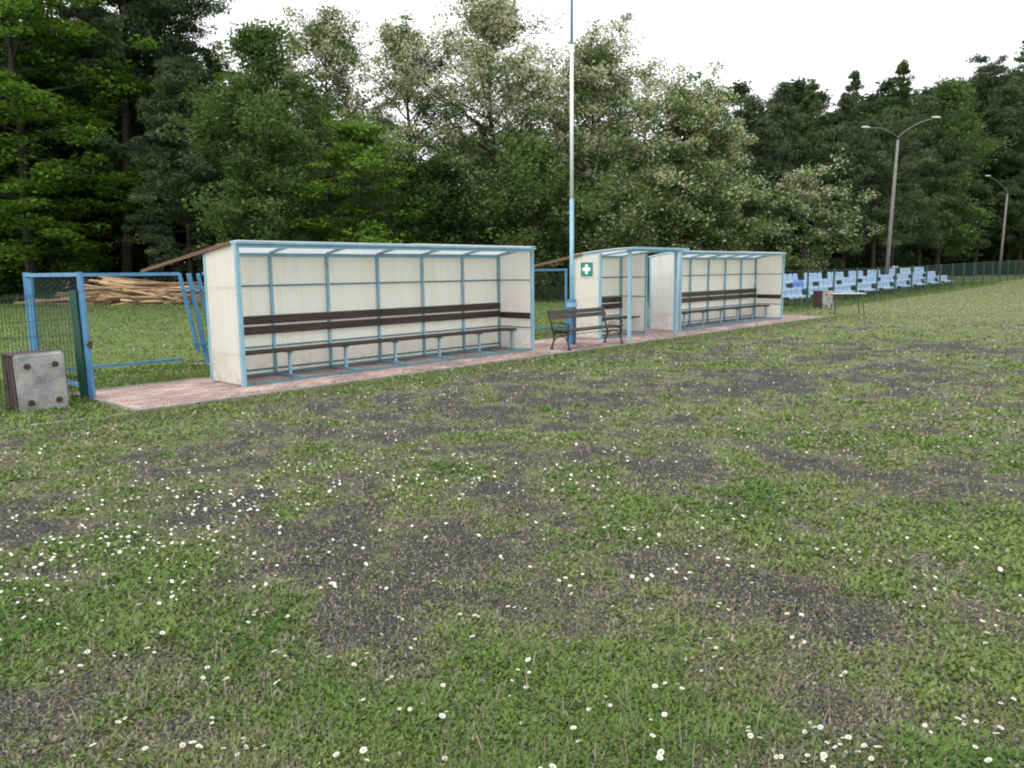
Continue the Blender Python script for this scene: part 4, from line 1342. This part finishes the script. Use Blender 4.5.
def blades(x, y, per, size, wid, tilt_lo, tilt_hi, colors, spread):
    n = len(x)
    idx = np.repeat(np.arange(n), per)
    N_ = len(idx)
    bx = x[idx] + rng.normal(size=N_) * spread[idx]; by = y[idx] + rng.normal(size=N_) * spread[idx]
    ok = ~on_path(bx, by, 0)
    idx, bx, by = idx[ok], bx[ok], by[ok]; N_ = len(idx)
    bz = gz(bx, by)
    az = rng.random(N_) * 6.283; ti = tilt_lo + (tilt_hi - tilt_lo) * rng.random(N_)
    l = size[idx] * (.5 + .9 * rng.random(N_)); w = wid[idx] * (.6 + .8 * rng.random(N_))
    d = np.stack([np.cos(az) * np.sin(ti), np.sin(az) * np.sin(ti), np.cos(ti)], 1)
    sd = np.stack([-np.sin(az), np.cos(az), np.zeros(N_)], 1)
    b = np.stack([bx, by, bz - .004], 1)
    mid = b + d * (l * .55)[:, None]
    tip = b + d * l[:, None]; tip[:, 2] -= l * .18 * np.sin(ti)
    V = np.stack([b, mid + sd * (w * .5)[:, None], tip, mid - sd * (w * .5)[:, None]], 1).reshape(-1, 3)
    c = colors[idx] * (.75 + .5 * rng.random((N_, 1)))
    return V, np.repeat(c, 4, 0)

def scatter(n, pmin, pmax, a=45):
    """points on the pitch, dense near the camera and thinning with distance"""
    p = pmin + (pmax - pmin) * rng.random(n)
    r = 1302 / p
    th = R(a) * (2 * rng.random(n) - 1)
    return r * np.sin(th), r * np.cos(th), r

Vs, Cs = [], []
# 1 leafy turf and clover
x, y, r = scatter(205000, 24, 620)
tm = turf(x, y) + (fbm(x * 6.5, y * 6.5, 21, 3) - .5) * .95
keep = (rng.random(len(x)) < np.clip((tm - .27) * 1.6, .24, 1)) & ~on_path(x, y) & (tn(x, y)[1] < 4)
keep &= ~((dryness(x, y) > .48) & (r > 13))
x, y, r, tm = x[keep], y[keep], r[keep], tm[keep]
dz = dryness(x, y)
lush = np.clip((tm - .35) * 1.3, 0, 1) * (1 - np.clip(dz, 0, .9))
hue = vnoise(x * 1.7, y * 1.7, 8)
ci = np.where(rng.random(len(x)) < lush * .95, (hue * 3 * .999 + rng.random(len(x)) * .6).astype(int).clip(0, 2), rng.integers(2, 8, len(x)))
ci = np.where(rng.random(len(x)) < dz * 1.3, rng.integers(4, 7, len(x)), ci)
sz = (.015 + .0036 * r) * (.7 + .6 * np.clip(tm, 0, 1)); sz = np.minimum(sz, .09)
V, C = blades(x, y, 5, sz, sz * .42, .55, 1.5, PAL[ci], np.minimum(.012 + .004 * r, .08))
Vs.append(V); Cs.append(C)
# 2 thin straw and dead stalks on the bare places
x, y, r = scatter(36000, 26, 620)
keep = (rng.random(len(x)) < .35 + .5 * fbm(x * 2, y * 2, 61, 3)) & ~on_path(x, y) & (tn(x, y)[1] < 1.0) & (r < 20)
x, y, r = x[keep], y[keep], r[keep]
ci = rng.choice([3, 4, 5, 6, 7, 7], len(x))
sz = np.minimum(.028 + .0045 * r, .16)
V, C = blades(x, y, 3, sz, sz * .10 + .0004 * r, .5, 1.55, PAL[ci] * .85, np.minimum(.015 + .004 * r, .08))
Vs.append(V); Cs.append(C)
# cinder crumbs and pebbles lying on the bare places
gx_, gy_, gr_ = scatter(70000, 60, 620)
keep = (rng.random(len(gx_)) < np.clip(1.15 - turf(gx_, gy_) * 1.5, .05, 1)) & ~on_path(gx_, gy_) & (tn(gx_, gy_)[1] < .5)
gx_, gy_, gr_ = gx_[keep], gy_[keep], gr_[keep]
gs_ = .006 + .0022 * gr_
gcol = (.025 + .20 * rng.random((len(gx_), 1)) ** 2.2) * np.array([(1.0, .97, .95)])
GP_V, GP_C = blades(gx_, gy_, 1, gs_, gs_ * .9, .9, 1.55, gcol, .004 + 0 * gr_)
GP_V[:, 2] += .005
tag(link_mesh('gravel', np_mesh('gravel', GP_V, np.arange(len(GP_V)).reshape(-1, 4), M['crumb'], None, ('col', GP_C))), 'loose dark cinder crumbs on the bare patches of the pitch', 'gravel', None, 'stuff')
# 3 a few taller dry stems close to the camera
x, y, r = scatter(900, 110, 600)
V, C = blades(x, y, 3, np.full(len(x), .11), np.full(len(x), .0035), .05, .6, PAL[rng.choice([5, 6, 4], len(x))], np.full(len(x), .01))
Vs.append(V); Cs.append(C)
# 4 bank between kerb and pitch
t = rng.uniform(-3, 22, 9000); n = -.82 - np.abs(rng.normal(size=9000)) * .35
p = np.array([W(a, b).xy for a, b in zip(t, n)]); x, y = p[:, 0], p[:, 1]
V, C = blades(x, y, 5, np.full(len(x), .050), np.full(len(x), .012), .3, 1.3, PAL[rng.choice([1, 2, 2, 3, 4, 5], len(x))], np.full(len(x), .05))
Vs.append(V); Cs.append(C)
# 5 meadow behind the paved strip
t = rng.uniform(-14, 60, 60000); n = 1.45 + rng.random(60000) ** 1.5 * 40
p = np.stack([X0 + SA * t - CA * n, Y0 + CA * t + SA * n], 1); x, y = p[:, 0], p[:, 1]
keep = ~on_path(x, y) & (y > 5)
x, y = x[keep], y[keep]; r = np.hypot(x, y)
sz = np.minimum(.05 + .0022 * r, .16)
V, C = blades(x, y, 5, sz, sz * .25, .3, 1.3, PAL[np.where(rng.random(len(x)) < .80, rng.integers(0, 3, len(x)), rng.integers(2, 6, len(x)))], .05 + .004 * r)
Vs.append(V); Cs.append(C)
# 6 tall grass at the foot of the forest and along the fences
x = rng.uniform(-38, 22, 9000); y = 44 + rng.random(9000) * 8
keep = (x > -15) | (y > 47)
x, y = x[keep], y[keep]
V, C = blades(x, y, 5, np.full(len(x), .55), np.full(len(x), .05), .0, .6, PAL[rng.choice([0, 1, 1, 2, 3], len(x))] * .8, np.full(len(x), .25))
Vs.append(V); Cs.append(C)
# short bleached turf of the far corner
t = rng.uniform(14, 75, 60000); n = 1.6 - rng.random(60000) ** 1.3 * 24
x = X0 + SA * t - CA * n; y = Y0 + CA * t + SA * n
keep = ~on_path(x, y) & (dryness(x, y) > .3)
x, y = x[keep], y[keep]; r = np.hypot(x, y)
V, C = blades(x, y, 4, .05 + 0 * r, .016 + .0005 * r, .3, 1.4, PAL[rng.choice([1, 2, 2, 3, 4, 5, 5, 6], len(x))] * 1.25, .10 + .003 * r)
Vs.append(V); Cs.append(C)
# weeds around the bin, gate posts and fence feet
pts = [(lb.location.x - .2, lb.location.y + .35, .4, 120), (GP.x, GP.y, .35, 140), (-7.0, 11.6, .8, 160), (BF(.8).x, BF(.8).y, .35, 120), (-4.75, 12.6, .4, 140), (-5.4, 12.2, .35, 200)]
for (cx, cy, rr_, cnt) in pts:
    x = cx + rng.normal(size=cnt) * rr_ * .7; y = cy + rng.normal(size=cnt) * rr_ * .7
    keep = ~on_path(x, y); x, y = x[keep], y[keep]
    V, C = blades(x, y, 6, np.full(len(x), .10), np.full(len(x), .014), .1, 1.0, PAL[rng.choice([0, 1, 2, 2, 3], len(x))], np.full(len(x), .03))
    Vs.append(V); Cs.append(C)
t = rng.uniform(PT0, PT1, 420); n = np.where(rng.random(420) < .75, PN0 + np.abs(rng.normal(size=420)) * .08, PN1 - np.abs(rng.normal(size=420)) * .1)
px_ = X0 + SA * t - CA * n; py_ = Y0 + CA * t + SA * n
keep_fn = on_path
on_path = lambda x, y, mg=.03: np.zeros(len(x), dtype=bool)
V, C = blades(px_, py_, 5, np.full(420, .05), np.full(420, .009), .3, 1.4, PAL[rng.choice([1, 2, 3, 4, 5], 420)], np.full(420, .035))
V[:, 2] += .034
Vs.append(V); Cs.append(C)
on_path = keep_fn
# tiny yellow flower heads in the clover at the near edge
x, y, r = scatter(5200, 330, 600)
keep = (turf(x, y) > .62) & (rng.random(len(x)) < .8 * np.exp(-((x - .15) / .45) ** 2) + .04)
x, y = x[keep], y[keep]
V, C = blades(x, y, 2, np.full(len(x), .010), np.full(len(x), .008), 1.1, 1.5, np.tile(np.array([(.42, .36, .03)]), (len(x), 1)), np.full(len(x), .006))
V[:, 2] += .014
Vs.append(V); Cs.append(C)
GVv = np.concatenate(Vs); GCc = np.concatenate(Cs)
gr = link_mesh('grass', np_mesh('grass', GVv, np.arange(len(GVv)).reshape(-1, 4), M['grass'], None, ('col', GCc)))
tag(gr, 'short grass, clover and dry stalks growing on the pitch and the meadow', 'grass', None, 'stuff')

def daisy_geo(petals=11, r=.016, h=.035):
    """one open daisy: ring of petals, eye and stem"""
    mb = MB()
    for k in range(petals):
        a = 2 * math.pi * k / petals; da = math.pi / petals * .92
        c = lambda q, rr_, z: (math.cos(q) * rr_, math.sin(q) * rr_, h + z)
        mb.add([c(a - da * .5, r * .25, .0), c(a - da, r * .8, .002), c(a, r, .0015), c(a + da, r * .8, .002), c(a + da * .5, r * .25, .0)], [(0, 1, 2, 3, 4)], 0)
    vs = [(0, 0, h + .0045)] + [(math.cos(k * math.pi / 4) * r * .24, math.sin(k * math.pi / 4) * r * .24, h + .0012) for k in range(8)]
    mb.add(vs, [(0, 1 + k, 1 + (k + 1) % 8) for k in range(8)], 1)
    mb.tube([(0, 0, 0), (.002, 0, h * .5), (0, 0, h)], .0011, 4, 2, cap=False)
    return mb
DM = []
for pt, r_, h_ in ((11, .0102, .030), (12, .0088, .022), (10, .0115, .036)):
    o = daisy_geo(pt, r_, h_).build('daisy', [M['petal'], M['daisy_eye'], M['stem']]); DM.append(o.data); bpy.data.objects.remove(o)

def flower_density(x, y):
    t, n = tn(x, y)
    d = .20 + 1.0 * np.clip((fbm(x * .8, y * .8, 13, 3) - .45) * 4.0, 0, 1) * np.clip((fbm(x * 3.0, y * 3.0, 19, 2) - .32) * 2.4, 0, 1)
    r = np.hypot(x, y)
    d = d * np.where(r < 7, np.clip(1.0 - (x - .4) * .28, .25, 1.7), 1.0) * (1 + .9 * np.clip((r - 10) / 8, 0, 1) * np.clip((x + 1) / 4, 0, 1))
    return d * np.clip(-n - .9, 0, 1)

# individual daisies: the 300 nearest
x, y, r = scatter(9000, 95, 590, 37)
fd = flower_density(x, y)
keep = rng.random(len(x)) < fd * .105
x, y, r = x[keep], y[keep], r[keep]
# grow small families around some of them
fx = np.repeat(x, 3) + rng.normal(size=len(x) * 3) * .045; fy = np.repeat(y, 3) + rng.normal(size=len(x) * 3) * .045
sel = rng.random(len(fx)) < .28
x = np.concatenate([x, fx[sel]]); y = np.concatenate([y, fy[sel]])
order = np.argsort(np.hypot(x, y)); x, y = x[order], y[order]
for i in range(min(300, len(x))):
    o = link_mesh('daisy', DM[i % 3], None, (x[i], y[i], gz(x[i], y[i]) - .004))
    o.rotation_euler = (rng.normal() * .28 - .12, rng.normal() * .28, rng.random() * 6)
    s = .7 + .55 * rng.random(); o.scale = (s, s, s)
    tag(o, 'small white daisy with a yellow eye, open in the short turf near the camera', 'daisy', 'white daisies in the near part of the pitch')
# all the farther ones as one object
x2, y2, r2 = scatter(60000, 30, 560, 41)
rmax = float(np.hypot(x[min(300, len(x)) - 1], y[min(300, len(y)) - 1]))
keep = (r2 > rmax * .97) & (rng.random(len(x2)) < flower_density(x2, y2) * .044 * (1 + np.clip((r2 - 3) / 5, 0, 1) * 4.5 + np.clip((r2 - 10) / 8, 0, 1) * 6.0))
x2, y2, r2 = x2[keep], y2[keep], r2[keep]
# daisies of the meadow, in drifts
t = rng.uniform(-6, 40, 16000); n = rng.uniform(4, 34, 16000)
mx_, my_ = X0 + SA * t - CA * n, Y0 + CA * t + SA * n
drift = np.exp(-((my_ - 17.5) / .8) ** 2) + np.exp(-((my_ - 23) / 1.2) ** 2) * .8 + np.exp(-((my_ - 30) / 1.2) ** 2) * .3
keep = (rng.random(len(mx_)) < drift * fbm(mx_ * .4, my_ * .8, 3, 3) * 3.5) & (my_ > 14)
x2 = np.concatenate([x2, mx_[keep]]); y2 = np.concatenate([y2, my_[keep]]); r2 = np.hypot(x2, y2)
N_ = len(x2)
sz = np.minimum(.0095 * (.5 + .8 * rng.random(N_)) * (1 + np.clip(r2 - 8, 0, 30) * .012), .03)
c0 = np.stack([x2, y2, gz(x2, y2) + .035 + .02 * rng.random(N_) + np.clip(r2 - 10, 0, 30) * .0016], 1)
k6 = 8
an = np.arange(k6) / k6 * 6.283
tx, ty = rng.normal(size=N_) * .3 - .15, rng.normal(size=N_) * .3
ring = np.stack([np.cos(an)[None] * sz[:, None], np.sin(an)[None] * sz[:, None], np.zeros((N_, k6))], -1)
ring[..., 2] = ring[..., 0] * tx[:, None] + ring[..., 1] * ty[:, None]
V = c0[:, None, :] + ring
Fq = np.arange(N_ * k6).reshape(-1, k6)
df = link_mesh('daisies', np_mesh('daisies', V.reshape(-1, 3), Fq, M['petal']))
tag(df, 'countless white daisies dotted over the farther pitch and the meadow', 'daisies', None, 'stuff')
